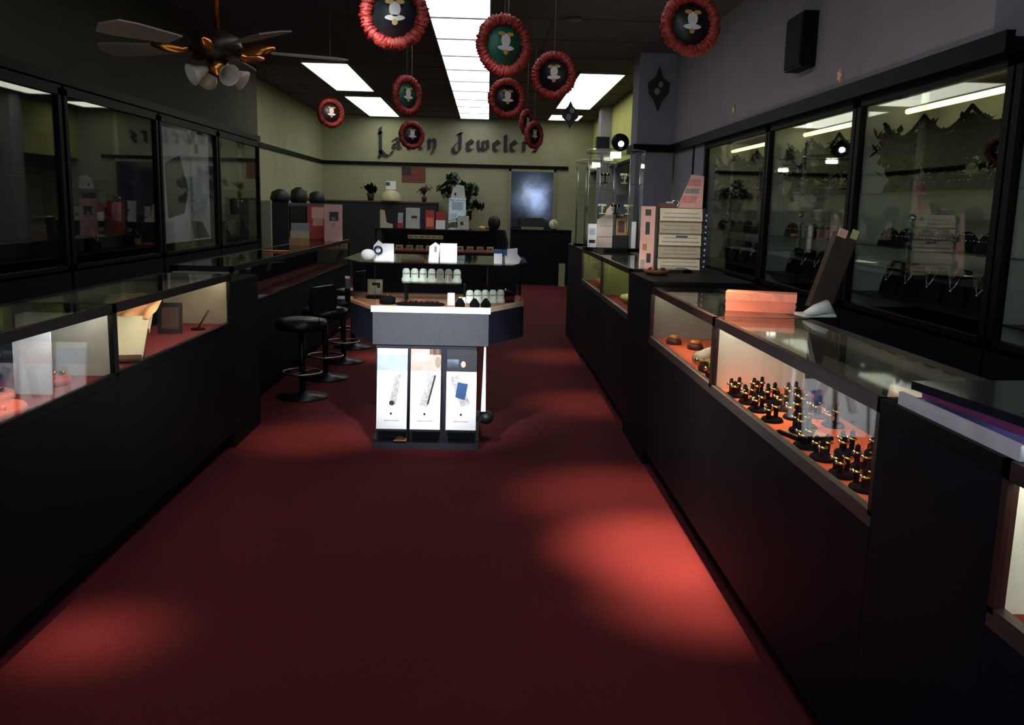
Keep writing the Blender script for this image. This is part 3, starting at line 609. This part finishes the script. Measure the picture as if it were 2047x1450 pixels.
# items on the right soffit
spk = thing('wall_speaker', 'tall dark loudspeaker fixed on the grey soffit above the right cabinets', 'speaker', (2.2, 6.3, 2.5))
obj('cabinet', B().box(-.1, 0, 0, .34, 0, .36), BLK, spk); obj('grille', B().box(-.112, -.1, .015, .325, .015, .345), mat('speaker_cloth', '#17161c', .9, var=.3, scale=120), spk)
for (y, z, m, lb) in [(5.82, 2.37, mat('peach_glow_foil', '#e8b088', .35), 'small peach star decoration on the right soffit'), (8.3, 2.42, mat('yellow_foil', '#b8aa40', .35), 'small yellow star decoration with dark bow on the right soffit')]:
    b = B()
    pts = [((.05 if i % 2 else .022)*math.cos(i*PI/5), (.05 if i % 2 else .022)*math.sin(i*PI/5)) for i in range(10)]
    b.prism(pts, .012, 0, Matrix.Rotation(PI/2, 4, 'Z'))
    single('star_decoration', b, m, lb, 'christmas ornament', (2.199, y, z), 0, 'star decorations on the right soffit')
# pale post and added pale board on the left
single('pale_post', B().box(-.03, .13, 0, .06, 0, 1.52), mat('pale_post_paint', '#9a9a80', .6, var=.08), 'pale upright end post at the end of the left wall cabinets', 'post', (-3.2, 13.02, 0))
pst = thing('added_pale_board', 'grey white board with a dark dot added inside the left wall cabinet', 'poster', (-3.245, 9.25, 1.06))  # pale board added near the glass because the bay's back stays dim
obj('sheet', B().box(0, .006, 0, 1.5, 0, 1.16), mat('grey_white_board', '#c6c6d2', .7, var=.25, scale=2.5), pst)
obj('print', B().box(.006, .008, 1.0, 1.12, .95, 1.05).add([(.008, .1, .25), (.008, .6, .3), (.008, .75, .55), (.008, .5, .9), (.008, .05, .8)], [(0, 1, 2, 3, 4)]).add([(.008, .9, .02), (.008, 1.45, .02), (.008, 1.2, .2), (.008, .8, .22)], [(0, 1, 2, 3)]), mat('board_grey_print', '#34363e', .7, var=.4, scale=4), pst)
# ------------------------------------------------------------------ island one: hexagonal showcase on a pedestal
YI = 5.5; DZ = .885
isl = thing('island_showcase', 'hexagonal glass island showcase with ivory front edge on a grey pedestal', 'showcase', (-.34, YI, 0))
obj('pedestal', B().box(-.33, .29, .0, .8, 0, .66).box(-.35, .31, -.03, .83, 0, .06), mat('black_pedestal', '#2a2a33', .55, spec=.25), isl)
hexp = [(-.35, 0), (.36, 0), (.59, .42), (.59, .95), (-.55, .95), (-.55, .42)]
def hexslab(b, z0, z1, m=0, sc=1, poly=hexp):
    n = len(poly); v = [(x*sc, y, z0) for x, y in poly]+[(x*sc, y, z1) for x, y in poly]
    return b.add(v, [tuple(range(n))[::-1], tuple(range(n, 2*n))]+[(i, (i+1) % n, (i+1) % n+n, i+n) for i in range(n)], m)
obj('case_body', hexslab(B(), .66, DZ-.02), mat('island_navy', '#1a1b2a', .6, spec=.2), isl)
obj('front_panel', B().box(-.35, .36, -.008, 0.0, .655, DZ-.03), GRAYL, isl)
obj('deck', hexslab(B(), DZ-.02, DZ), mat('tan_deck', '#a8705a', .7), isl)
obj('front_edge', B().box(-.36, .37, -.012, .004, DZ-.03, DZ+.008), EDGE, isl, 'ivory front edge')
obj('edge_strip', B().add([(.362, .0, DZ-.02), (.592, .42, DZ-.02), (.592, .42, DZ+.008), (.362, 0, DZ+.008), (.352, .006, DZ-.02), (.58, .424, DZ-.02), (.58, .424, DZ+.008), (.352, .006, DZ+.008)], [(0, 1, 2, 3), (5, 4, 7, 6), (3, 2, 6, 7), (0, 4, 5, 1)]), BEIGE, isl)
ZG = 1.16
for (p, q_) in [(0, 1), (1, 2), (2, 3), (3, 4), (4, 5), (5, 0)]:
    x0, y0 = hexp[p]; x1, y1 = hexp[q_]; x0 *= .97; x1 *= .97
    d_ = Vector((x1-x0, y1-y0, 0)).normalized(); n_ = Vector((-d_.y, d_.x, 0))*.006+Vector((0, .01, 0))
    a_ = Vector((x0, y0, 0)); c2 = Vector((x1, y1, 0))
    vv = [a_+n_*.2, c2+n_*.2, c2+n_, a_+n_]; v = [(*p_.xy, DZ) for p_ in vv]+[(*p_.xy, ZG-.006) for p_ in vv]
    obj('glass_pane', B().add(v, [(0, 1, 5, 4), (1, 2, 6, 5), (2, 3, 7, 6), (3, 0, 4, 7), (0, 3, 2, 1), (4, 5, 6, 7)]), GL, isl)
topp = [(-.42, -.02), (.5, -.02), (.6, .3), (.6, .96), (-.57, .96), (-.57, .3)]
obj('glass_top', hexslab(B(), ZG-.006, ZG, 0, 1, topp), GT, isl)
obj('rear_doors', B().box(-.52, .56, .935, .945, DZ, ZG-.01), NAVY, isl)
obj('inner_shelf', B().box(-.2, .22, .28, .5, 1.005, 1.012), GL, isl)
for x in (-.18, .2): obj('shelf_leg', B().box(x-.006, x+.006, .3, .48, DZ, 1.005), BLK, isl)
# ring display sleeves: upper row on the inner shelf
def make_sleeve():
    t = thing('ring_sleeve', '', 'ring display', (0, 0, 0))
    obj('pad', B().lathe([(.026, 0), (.03, .004), (.03, .02), (.024, .03), (.024, .07), (.018, .084), (.006, .088)], 14, 0, None, 1, .7), mat('white_leatherette', '#eceae6', .45), t)
    obj('ring', B().torus(.022, .002, 16, 6, 0, Matrix.Translation((0, 0, .055)) @ Matrix.Rotation(PI/2, 4, 'X')), GOLD, t)
    return t
sl = make_sleeve(); ul = [0]
def sleeve(loc, lb, g, sc=1):
    if not ul[0]: ul[0] = 1; sl.location = loc; sl['label'] = lb; sl['group'] = g; return sl
    return dup(sl, loc, 0, lb, g)
for k in range(7): sleeve((-.52+.055*k, 5.87, 1.012), 'white ring sleeve, %s from the left on the inner shelf of the island' % ORD[k], 'white ring sleeves on the island shelf')
for k in range(5): sleeve((-.105+.05*k, 5.8+.02*k, DZ), 'white upright ring sleeve, %s from the left on the island deck' % ORD[k], 'white ring sleeves on the island deck')
for k, (x, h) in enumerate([(-.22, .075), (-.15, .05)]):
    single('ring_cube', B().box(-.022, .022, -.02, .02, 0, h).box(-.006, .006, -.012, .012, h, h+.006, 1), [WHT, GOLD], ['taller', 'shorter'][k]+' white cube ring holder on the front deck of the island', 'ring display', (x, 5.70, DZ), 0, 'white ring cubes on the island deck')
for k, (x, y) in enumerate([(-.16, 5.60), (-.07, 5.60), (.0, 5.615)]):
    single('ring_puck', B().lathe([(.03, 0), (.032, .02), (.02, .04), (.008, .055)], 14).torus(.01, .002, 12, 5, 1, Matrix.Translation((0, 0, .045))), [VELV, GOLD], 'small black ring puck, %s from the left at the ivory edge of the island' % ORD[k], 'ring display', (x, y, DZ), 0, 'black ring pucks on the island')
tr_ = thing('jewelry_tray', 'wide black tray with red stones on the island deck', 'jewelry tray', (-.41, 5.62, DZ))
obj('tray', B().lathe([(.14, 0), (.16, .012), (.14, .02)], 24, 0, None, 1, .35), VELV, tr_)
g = B()
for k in range(14): g.ball((-.11+.017*k, random.uniform(-.02, .02), .026), .008, k % 2, 5)
obj('stones', g, [mat('ruby', '#8a2a2a', .2), DARKC], tr_)
fc = thing('framed_card', 'cream card in a beige frame on a black foot, left on the island deck', 'display card', (-.74, 6.02, DZ))
obj('foot', B().lathe([(.06, 0), (.065, .01), (.05, .02)], 16), VELV, fc); obj('frame', B().box(-.05, .05, 0, .012, .018, .125), BEIGE, fc); obj('card', B().box(-.04, .04, -.003, 0, .028, .115).box(-.02, .035, -.005, -.003, .085, .105, 1).box(.015, .035, -.005, -.003, .07, .09, 1), [CREAM, DARKC], fc)
single('ring_box', B().lathe([(.06, 0), (.062, .05), (.05, .07)], 20).ball((0, 0, .075), .012, 1, 5), [VELV, SILV], 'round black ring box at the right end of the island deck', 'box', (.13, 5.98, DZ))
single('ring_box', B().lathe([(.05, 0), (.052, .04), (.03, .05)], 20).ball((0, 0, .055), .01, 1, 5), [VELV, BRASS], 'round black ring box left of the wide tray on the island', 'box', (-.62, 5.68, DZ))
# white display groups on top of the island
def group_on_top(x, y, kind, lb):
    t = thing('watch_display', lb, 'watch display', (x, y, ZG), 0, 'white watch displays on the island top')
    if kind == 0:
        obj('cushion', B().ball((-.07, -.02, .035), .045, 0, 10, (1, .8, .78)), WHT, t); obj('card', B().box(.02, .085, 0, .01, 0, .105).prism([(-.04, .0), (.02, .0), (.02, .10), (-.01, .125), (-.04, .09)], .01), WHT, t)
        obj('watch', B().torus(.022, .006, 20, 8, 0, Matrix.Translation((-.01, -.012, .065))).cyl((-.01, -.012, .065), .001, .001, 4, 0), mat('blue_steel', '#20304a', .3, .6), t)
    elif kind == 1:
        obj('cushion', B().prism([(-.09, 0), (-.03, 0), (-.02, .1), (-.05, .12), (-.085, .095)], .03), mat('pinkish_white', '#efe0e8', .6), t); obj('card', B().box(-.02, .085, 0, .012, 0, .115), WHT, t)
        obj('watch', B().box(-.055, -.04, -.004, 0, .06, .095), GREY, t)
    else:
        obj('cushion', B().box(-.085, -.035, -.02, .02, 0, .06).box(-.085, -.035, -.015, .015, .06, .085, 1), [WHT, BLUEC], t); obj('card', B().prism([(-.015, 0), (.07, 0), (.085, .03), (.06, .06), (.06, .095), (.0, .09), (-.02, .05)], .02), WHT, t)
        obj('watch', B().box(-.03, -.005, -.008, 0, .05, .085), BLUEC, t)
group_on_top(-.66, 5.62, 0, 'white watch display with round cushion at the left of the island top')
group_on_top(-.27, 5.62, 1, 'pinkish white double card watch display in the middle of the island top')
group_on_top(.13, 5.62, 2, 'white watch display with blue pieces at the right of the island top')
# brochures in wire holders on the pedestal front
PRINT = [WHT, SKYC, SKINC, DARKC, mat('silver_print', '#b4aeae', .5, var=.3, scale=60), BLUEC, mat('hair_print', '#3a3230', .5), mat('pale_skin_print', '#edc8c4', .5, var=.1), mat('tan_print', '#8f8272', .5, var=.2)]
def brochure(x, lb, art, tilt=0):
    t = thing('watch_brochure', lb, 'brochure', (x, 5.395, .14), 0, 'tall white brochures on the island pedestal')
    q = Matrix.Rotation(math.radians(-9), 4, 'X') @ Matrix.Rotation(tilt, 4, 'Y'); w = .185; h = .5
    b = B().box(-w/2, w/2, 0, .004, 0, h, 0, q)
    for a in art: 
        if a[0] == 'r': _, x0, x1, z0, z1, m = a; b.box(x0*w-w/2, x1*w-w/2, -.001, 0, z0*h, z1*h, m, q)
        else: _, pts, m, d_ = a; b.prism([(p[0]*w-w/2, p[1]*h) for p in pts], .001, m, q @ Matrix.Translation((0, -d_, 0)))
    obj('sheet', b, PRINT, t)
    obj('holder', B().box(-w/2-.004, w/2+.004, -.012, .09, -.006, .0).box(-w/2-.004, w/2+.004, -.012, -.009, 0, .008), DARKC, t)
    return t
def band(x0, z0, x1, z1, w, m, d_=.0012):
    v = Vector((x1-x0, (z1-z0)*2.7)).normalized(); nx, nz = v.y*w/2, -v.x*w/2/2.7
    return ('p', [(x0-nx, z0-nz), (x1-nx, z1-nz), (x1+nx, z1+nz), (x0+nx, z0+nz)][::-1], m, d_)
blob = lambda cx, cz, rx, rz, n=12: [(cx+rx*math.cos(2*PI*i/n), cz+rz*math.sin(2*PI*i/n)) for i in range(n)]
brochure(-.565, 'leftmost tall white brochure with pale blue top and a silver bracelet watch', [('r', 0, 1, .73, .84, 1), ('r', .0, 1, .84, .93, 1), band(.52, .32, .72, .7, .22, 4), ('p', blob(.5, .33, .09, .03), 3, .0026), ('p', blob(.48, .2, .04, .015), 3, .0012), ('r', .25, .75, .11, .12, 4)])
brochure(-.36, 'middle tall white brochure with a skin toned picture and a bracelet watch', [('r', 0, 1, .73, 1, 2), ('r', .62, 1, .93, 1, 6), ('p', blob(.34, .9, .32, .06), 7, .0014), ('p', blob(.9, .84, .1, .07), 8, .0014), band(.45, .3, .7, .7, .26, 4), band(.58, .32, .82, .68, .06, 3, .003), ('p', blob(.48, .2, .04, .015), 3, .0012), ('r', .25, .75, .11, .12, 4)])
brochure(-.14, 'rightmost tall white brochure with dark top and a blue faced watch', [('r', 0, 1, .73, 1, 3), ('r', .02, .4, .78, .88, 1), ('p', blob(.55, .82, .08, .04), 2, .0018), band(.25, .68, .65, .32, .32, 4), ('p', [(.3, .42), (.62, .38), (.72, .58), (.38, .6)], 5, .004), ('p', blob(.5, .2, .04, .015), 3, .0012), ('r', .25, .75, .11, .12, 4)])
sb = thing('side_brochure', 'white brochure seen edge on at the right side of the pedestal', 'brochure', (.0, 5.5, .24), 0)
obj('sheet', B().add([(-.018, 0, 0), (.012, 0, .0), (.006, 0, .42), (-.004, 0, .42), (-.018, .17, 0), (.012, .17, 0), (.006, .17, .42), (-.004, .17, .42)], [(0, 1, 2, 3), (5, 4, 7, 6), (1, 5, 6, 2), (4, 0, 3, 7), (3, 2, 6, 7), (0, 4, 5, 1)]), WHT, sb)
obj('holder', B().ball((.015, .05, -.045), .044, 0, 10, (1.1, 1.4, 1)).box(-.05, .0, .0, .1, -.06, -.03), mat('dark_rubber', '#141416', .5), sb)
single('price_tag', B().prism([(-.04, 0), (.04, 0), (.045, .012), (.01, .032), (-.01, .03)], .012), mat('copper_card', '#b8743e', .6), 'small copper coloured tag at the foot of the pedestal front', 'tag', (-.52, 5.452, .055))
# ------------------------------------------------------------------ stools along the left counter
def make_stool():
    t = thing('bar_stool', '', 'stool', (0, 0, 0))
    obj('base', B().lathe([(.2, 0), (.2, .012), (.05, .03), (.028, .05)], 24), mat('blackened_steel', '#1a1a1e', .35, .5), t); obj('column', B().cyl((0, 0, .04), .025, .5, 12), MATS['blackened_steel'], t)
    obj('foot_ring', B().torus(.15, .009, 30, 8, 0, Matrix.Translation((0, 0, .2)) @ Matrix.Rotation(PI/2, 4, 'X')).tube([(-.15, 0, .2), (.15, 0, .2)], .006), CHROME, t)
    obj('seat', B().lathe([(.15, .53), (.19, .54), (.2, .57), (.19, .61), (.12, .625)], 24), mat('black_vinyl', '#101218', .4, var=.15), t)
    bk = obj('backrest', B().prism([(-.17, .68), (.17, .68), (.19, .8), (.14, .88), (-.14, .88), (-.19, .8)], .04, 0, Matrix.Translation((0, .17, 0))), MATS['black_vinyl'], t)
    for x in (-.1, .1): obj('back_support', B().tube([(x, .12, .56), (x, .21, .6), (x, .2, .72)], .008), MATS['blackened_steel'], t)
    return t
ms = make_stool()
for k, (x, y, rz) in enumerate([(-1.42, 6.95, -1.9), (-1.38, 7.75, -1.4), (-1.36, 8.6, -1.8), (-1.4, 9.5, -1.3)]):
    lb = 'black vinyl stool with backrest, %s' % ['nearest of the row at the left counter', 'second from the camera at the left counter', 'third from the camera at the left counter', 'farthest of the row at the left counter'][k]
    if k == 0: ms.location = (x, y, 0); ms.rotation_euler = (0, 0, rz); ms['label'] = lb; ms['group'] = 'black stools along the left counter'
    else: dup(ms, (x, y, 0), rz, lb)
# ------------------------------------------------------------------ left showcase contents
for k, (x, y, w, d_, lb) in enumerate([(-1.66, 2.97, .22, .3, 'salmon satin tray, nearest of those in the left front showcase'), (-1.81, 3.2, .22, .24, 'salmon satin tray, second from the camera in the left front showcase'), (-1.74, 3.53, .2, .16, 'dull red tray beside the white end panel of the left front showcase')]):
    b = B().lathe([(.11, 0), (.12, .012), (.115, .03), (.09, .03)], 28, 0, None, w/.22, d_/.22)
    for j in range(16): 
        a = random.uniform(0, 6.28); r = random.uniform(0, .09); b.ball((r*math.cos(a), r*math.sin(a), .036), .009, 1+j % 3, 5)
    single('jewelry_tray', b, [mat('orange_satin', '#d8583a', .5) if k < 2 else REDC, GOLD, SALMON, VELV], lb, 'jewelry tray', (x, y, ZB), 0, 'round trays in the left front showcase')
pd = slant('glare_board', 'pale blue white board standing in for glare on the left front showcase glass', 'glare board', (-1.68, 3.34, ZB), .14, .235, .0, .03, [mat('pale_blue_glare', '#c4d4ea', .5)], foot=False)  # bright glare on the case glass, built as a pale board
ct = thing('slanted_tray_stand', 'tilted cream tray stand with two steps in the left showcase', 'display stand', (-1.75, 4.42, ZB), .25)
for k, (y, z) in enumerate([(-.24, .085), (.08, .16)]):
    q = Matrix.Translation((0, y, z)) @ Matrix.Rotation(math.radians(22), 4, 'X')
    obj('tray', B().box(-.13, .11, -.2, .2, 0, .012, 0, q).box(-.13, .11, -.2, -.19, 0, .035, 0, q), CREAM, ct)
obj('support', B().box(-.1, .1, -.3, -.26, 0, .03).box(-.06, .06, -.26, -.22, 0, .075).box(-.06, .06, .06, .1, 0, .15), VELV, ct)
pp = thing('satin_drape', 'gold cream satin cloth laid over the tilted tray stand', 'cloth', (-1.74, 4.48, ZB))
v = []; f = []
for i in range(13):
    for j in range(9):
        x = -.12+.24*i/12; y = -.13+.26*j/8
        v.append((x, y, .205+.40*y+.010*math.sin(i*1.3)+.008*math.cos(j*1.1+i)))
for i in range(12):
    for j in range(8): f.append((i*9+j, (i+1)*9+j, (i+1)*9+j+1, i*9+j+1))
obj('cloth', B().add(v, f, 0, True), APR, pp)
pf = slant('framed_picture', 'small dark framed picture in the left showcase', 'picture frame', (-1.74, 4.98, ZB), .13, .17, .15, .2, [DARKC, mat('sepia_print', '#5a4038', .5)], art=[(.15, .85, .15, .85, 1)])
pen = thing('pen_stand', 'dark slim pen stand beside the small framed picture', 'pen stand', (-1.64, 5.15, ZB))
obj('base', B().lathe([(.04, 0), (.04, .01)], 16), VELV, pen); obj('pen', B().tube([(0, 0, .01), (.05, .04, .11)], .006, 8), DARKC, pen)
# ------------------------------------------------------------------ things on the long left showcase
slant('watch_poster', 'pale pink standing poster with a black oval watch, on the left counter', 'poster', (-1.80, 10.7, ZT), .21, .42, .12, .05, [PINK, DARKC, WHT, BEIGE], art=[(.28, .78, .55, .8, 1), (.4, .66, .57, .66, 2), (.45, .6, .4, .5, 3)])
slant('picture_box', 'red box with a peach picture left of the pink poster', 'box', (-2.02, 10.95, ZT), .26, .4, .15, .1, [REDC, PINK, mat('peach_print', '#e0a080', .5)], thick=.05, art=[(.2, .75, .6, .95, 1), (.25, .7, .4, .62, 2)])
single('figurine', B().lathe([(.03, 0), (.02, .03), (.03, .08), (.015, .13), (.028, .17), (.01, .2)], 14), DARKC, 'dark slim figurine behind the pink standing poster', 'figurine', (-1.86, 11.05, ZT))
single('orange_reflection', B().lathe([(.02, 0), (.03, .008), (.028, .012)], 24, 0, None, 4.2, 1.6), mat('orange_reflection_tone', '#f08a60', .4), 'thin orange disc standing in for a light reflection on the left counter', 'tray', (-1.86, 8.05, ZT))  # light reflection on the counter top, built as a flat orange disc
cb = thing('carton', 'stack of tan and grey cartons on the left counter behind the stools', 'box', (-1.93, 9.4, ZT), .2)
for k in range(3): obj('carton_layer', B().box(-.1+.01*k, .1, -.08, .08, .0+.075*k, .073+.075*k), [TAN, BEIGE, GREY][k], cb)
# ------------------------------------------------------------------ island two (behind)
I2 = thing('island_showcase', 'second wider island showcase with tray rows behind the first', 'showcase', (-.75, 13.3, 0))
obj('base_cabinet', B().box(-.88, .88, 0, .8, 0, .83), NAVY, I2); obj('deck', B().box(-.88, .88, 0, .8, .83, .85), REDL, I2)
obj('front_glass', B().box(-.87, .87, .01, .016, .85, 1.16), GL, I2); obj('top_glass', B().box(-.88, .88, 0, .8, 1.16, 1.17), GT, I2)
obj('frame', B().box(-.88, -.86, 0, .02, .85, 1.16).box(.86, .88, 0, .02, .85, 1.16).box(-.88, .88, 0, .02, 1.14, 1.16).box(-.88, -.86, .78, .8, .85, 1.16).box(.86, .88, .78, .8, .85, 1.16), BLK, I2)
obj('inner_shelf', B().box(-.45, .1, .2, .45, 1.01, 1.018), GL, I2); obj('shelf_leg', B().box(-.42, -.41, .25, .4, .85, 1.01), BLK, I2); obj('shelf_leg', B().box(.06, .07, .25, .4, .85, 1.01), BLK, I2); obj('rear_panel', B().box(-.86, .86, .77, .78, .85, 1.15), NAVY, I2)
for k in range(6): single('watch_tray', B().box(-.04, .04, -.03, .03, 0, .05).box(-.03, .03, -.035, -.03, .01, .04, 1), [CREAM, TAN], 'small cream watch tray, %s from the left on the inner shelf of the second island' % ORD[k], 'watch tray', (-1.14+.088*k, 13.6, 1.018), 0, 'cream trays in the second island')
for k in range(10): single('watch_tray', B().box(-.05, .05, -.03, .03, 0, .07).box(-.03, .03, -.035, -.03, .015, .055, 1), [BEIGE if k % 3 else CREAM, TAN], 'cream watch tray, %s from the left on the deck of the second island' % ORD[k], 'watch tray', (-1.3+.15*k, 13.5, .85), 0, 'cream trays in the second island')
slant('display_card', 'grey white tall card with black heart mark on the second island', 'display card', (-1.12, 13.7, 1.17), .21, .3, 0, .12, [mat('grey_white_card', '#b8bcb8', .6), DARKC], art=[(.4, .8, .48, .6, 1)])
slant('gift_card', 'red gift card, left one of the pair on the second island', 'display card', (-.86, 13.65, 1.17), .13, .27, .1, .12, [REDC, SALMON], art=[(.1, .9, .1, .6, 1)])
slant('gift_card', 'red and white gift card, right one of the pair on the second island', 'display card', (-.7, 13.6, 1.17), .14, .25, -.1, .12, [REDC, WHT], art=[(.0, 1, .0, .5, 1)])
slant('photo_card', 'pale green photo card with a dark dot on the second island', 'photo card', (-.36, 13.6, 1.17), .17, .2, .1, .1, [mat('pale_green_card', '#b2bca8', .6), DARKC], art=[(.25, .5, .3, .55, 1)])
single('display_bust', B().prism([(-.09, 0), (.09, 0), (.09, .05), (.0, .07), (-.03, .25), (-.09, .26)], .05), CREAM, 'cream L shaped jewelry bust at the left end of the second island', 'jewelry stand', (-1.5, 13.55, 1.17))
slant('bottle_card', 'lilac and pink card leaning at the left end of the second island', 'display card', (-1.33, 13.9, 1.17), .08, .22, -.3, .1, [mat('lilac_card', '#b6a8bc', .6), REDC], art=[(0, 1, 0, .3, 1)])
lmp = thing('perfume_cap', 'small golden bowl at the right of the second island top', 'bowl', (-.08, 13.45, 1.17))
obj('bowl', B().lathe([(.03, 0), (.055, .025), (.05, .045), (.02, .055)], 16), mat('golden_amber', '#e6a44a', .3), lmp)  # plain amber colour, without emission
ac = thing('acrylic_tower', 'clear acrylic tower with a white top card on the second island', 'display stand', (-.46, 13.85, 1.17))
obj('column', B().box(-.13, .13, -.1, .1, .0, .46), GL, ac)
for z in (.12, .27, .42): obj('tier', B().box(-.13, .13, -.1, .1, z, z+.012), CHROME, ac)
obj('items', B().box(-.1, -.02, -.05, .03, .132, .22).box(.02, .09, -.04, .03, .132, .2, 1).box(-.08, .08, -.05, .05, .282, .40, 2).ball((.08, -.1, .18), .03, 1, 6), [GREY, WHT, mat('violet_dark', '#2c2838', .5)], ac)
obj('top_card', B().prism([(-.1, 0), (.12, 0), (.1, .18), (.0, .2), (-.07, .14)], .02, 0, Matrix.Translation((0, -.04, .46))).cyl((-.03, -.05, .5), .012, .04, 8, 1), [mat('white_grey_card', '#d6d8ce', .6), DARKC], ac)
# plants
def plant(label, loc, hgt, spread, n, leaf, potr=.09, name='potted_plant', lm=LEAF, ls_=.1):
    t = thing(name, label, 'plant', loc)
    obj('pot', B().lathe([(potr*.7, 0), (potr, potr*1.8), (potr*.9, potr*1.8)], 18), mat('dark_clay', '#2a221e', .6), t)
    st_ = B(); pts = []
    for k in range(9):
        a = k*2*PI/9+random.uniform(-.3, .3); r = spread*random.uniform(.5, 1); h = hgt*random.uniform(.7, 1)
        pp_ = [(0, 0, potr*1.6), (r*.2*math.cos(a), r*.2*math.sin(a), h*.6), (r*.6*math.cos(a), r*.6*math.sin(a), h*.9), (r*math.cos(a), r*math.sin(a), h*.85)]
        st_.tube(pp_, .005, 5)
        for j in range(n):
            u = random.uniform(.35, 1); i = min(2, int(u*3)); w = u*3-i; p = Vector(pp_[i]).lerp(Vector(pp_[i+1]), w)
            pts.append(p+Vector((random.gauss(0, .03), random.gauss(0, .03), random.gauss(0, .03))))
    obj('stems', st_, lm, t); obj('foliage', B().leaves(pts, ls_), lm, t); return t
BKC = thing('back_credenza', 'dark back counter with brown wooden top along the back wall', 'cabinet', (-2.2, 18.9, 0))
obj('body', B().box(-1.2, 1.15, 0, .6, 0, 1.55), MATS['dark_cabinet_back'], BKC); obj('top', B().box(-1.22, 1.17, -.02, .62, 1.55, 1.58), mat('wood_top', '#5a3a2a', .5), BKC)
plant('tall leafy green plant spreading against the back wall', (-.55, 18.9, 0), 2.4, .62, 42, .12, .16, ls_=.17)
plant('red flowering plant on the back counter', (-1.32, 19.0, 1.58), .34, .16, 10, .06, .06, 'flowering_plant', mat('poinsettia_red', '#5a2420', .5, var=.5, scale=20), .07)
single('display_dome', B().lathe([(.22, 0), (.22, .02), (.2, .14), (.1, .22), (.02, .24)], 20), mat('pale_dome', '#b4ad8c', .5), 'pale cream dome on the back counter', 'display dome', (-2.0, 19.0, 1.58))
single('white_gift', B().box(-.1, .1, -.05, .05, 0, .17).box(-.1, -.02, -.054, -.05, .08, .15, 1), [WHT, BLUEC], 'small white box with dark blue corner on the cream dome', 'box', (-2.0, 18.98, 1.815))
plant('dark bushy potted plant at the left end of the back counter', (-2.42, 18.98, 1.58), .34, .12, 26, .06, .08, lm=GARL, ls_=.08)
# black swivel chair by the second island
ch = thing('office_chair', 'black high backed chair right of the second island', 'chair', (-.02, 14.45, 0), -.5)
obj('seat', B().lathe([(.2, .55), (.25, .58), (.24, .66), (.15, .68)], 20), MATS['black_vinyl'], ch)
obj('backrest', B().prism([(-.2, .7), (.22, .7), (.26, .95), (.2, 1.15), (-.12, 1.18), (-.24, .95)], .08, 0, Matrix.Translation((0, .2, 0))), MATS['black_vinyl'], ch)
obj('headrest', B().ball((.02, .23, 1.26), .11, 0, 10, (1, .5, 1.15)).box(-.03, .05, .22, .25, 1.1, 1.3), MATS['black_vinyl'], ch)
obj('column', B().cyl((0, 0, .1), .03, .46, 12), CHROME, ch)
for k in range(5): obj('leg', B().tube([(0, 0, .12), (.28*math.cos(k*1.2566), .28*math.sin(k*1.2566), .03)], [.025, .02], 8).ball((.28*math.cos(k*1.2566), .28*math.sin(k*1.2566), .028), .028, 0, 6), BLK, ch)
obj('backrest_bar', B().box(-.03, .03, .16, .24, .6, .8), BLK, ch)
# back counter in front of the door, printer, clock, flag
bc = thing('service_counter', 'dark service counter in front of the back door', 'counter', (.47, 18.0, 0))
obj('body', B().box(0, 1.2, 0, .5, 0, 1.06), NAVY, bc); obj('top', B().box(-.01, 1.21, -.02, .52, 1.06, 1.09), BLK, bc)
pr_ = thing('printer', 'black receipt printer on the dark service counter', 'printer', (.92, 18.25, 1.09))
obj('body', B().box(-.24, .24, -.14, .14, .05, .2).box(-.2, .2, -.1, .1, .2, .23), DARKC, pr_); obj('paper_tray', B().box(-.24, .2, -.2, .1, 0, .05), mat('khaki_plastic', '#7d7a58', .6), pr_)
ck = thing('desk_clock', 'round cream desk clock on the dark service counter', 'clock', (1.33, 18.2, 1.09), .0)
obj('case', B().lathe([(.1, 0), (.1, .03)], 24, 0, Matrix.Translation((0, .015, .11)) @ Matrix.Rotation(PI/2, 4, 'X')), CREAM, ck); obj('hands', B().box(0, .05, -.018, -.0155, .105, .115).box(-.005, .005, -.018, -.0155, .11, .17), DARKC, ck); obj('foot', B().box(-.05, .05, -.02, .03, 0, .02), BLK, ck)
fl = thing('wall_flag', 'dull red striped flag with dark canton on the back wall', 'flag', (-1.84, YB-.014, 1.99))
b = B().box(0, .5, 0, .012, 0, .32, 0)
for k in range(0, 7): b.box(.0 if k < 3 else .2, .5, -.002, 0, .012+k*.046, .03+k*.046, 2)
b.box(0, .2, -.003, 0, .15, .32, 1)
obj('cloth', b, [mat('flag_red', '#6a3430', .7), mat('flag_blue', '#2e2430', .7), mat('flag_stripe', '#7d4a42', .7)], fl)
# far left storage, small post by the right counter end
fs = thing('tall_cabinet', 'tall dark storage cabinet along the far left wall', 'cabinet', (-3.5, 13.6, 0))
obj('body', B().box(0, .55, 0, 5.1, 0, 1.5), MATS['dark_cabinet_back'], fs)
for k in range(4): obj('door', B().box(.55, .565, .05+1.25*k, 1.25+1.25*k, .1, 1.45), BLK, fs)
for k, (y, h, lb) in enumerate([(14.2, .2, 'dark rounded bundle on the tall left cabinet, nearest one'), (15.6, .26, 'dark rounded bundle on the tall left cabinet, middle one'), (17.2, .22, 'dark rounded bundle on the tall left cabinet, farthest one')]):
    single('bundle', B().lathe([(.12, 0), (.16, .05), (.13, h*.8), (.04, h)], 14), DARKC, lb, 'bundle', (-3.2, y, 1.5), 0, 'dark bundles on the tall left cabinet')
single('door_stop_post', B().box(0, .12, 0, .06, 0, .45), mat('khaki_paint', '#8c8c68', .6), 'short khaki post at the foot of the back wall beside the service counter', 'post', (1.42, 17.7, 0))
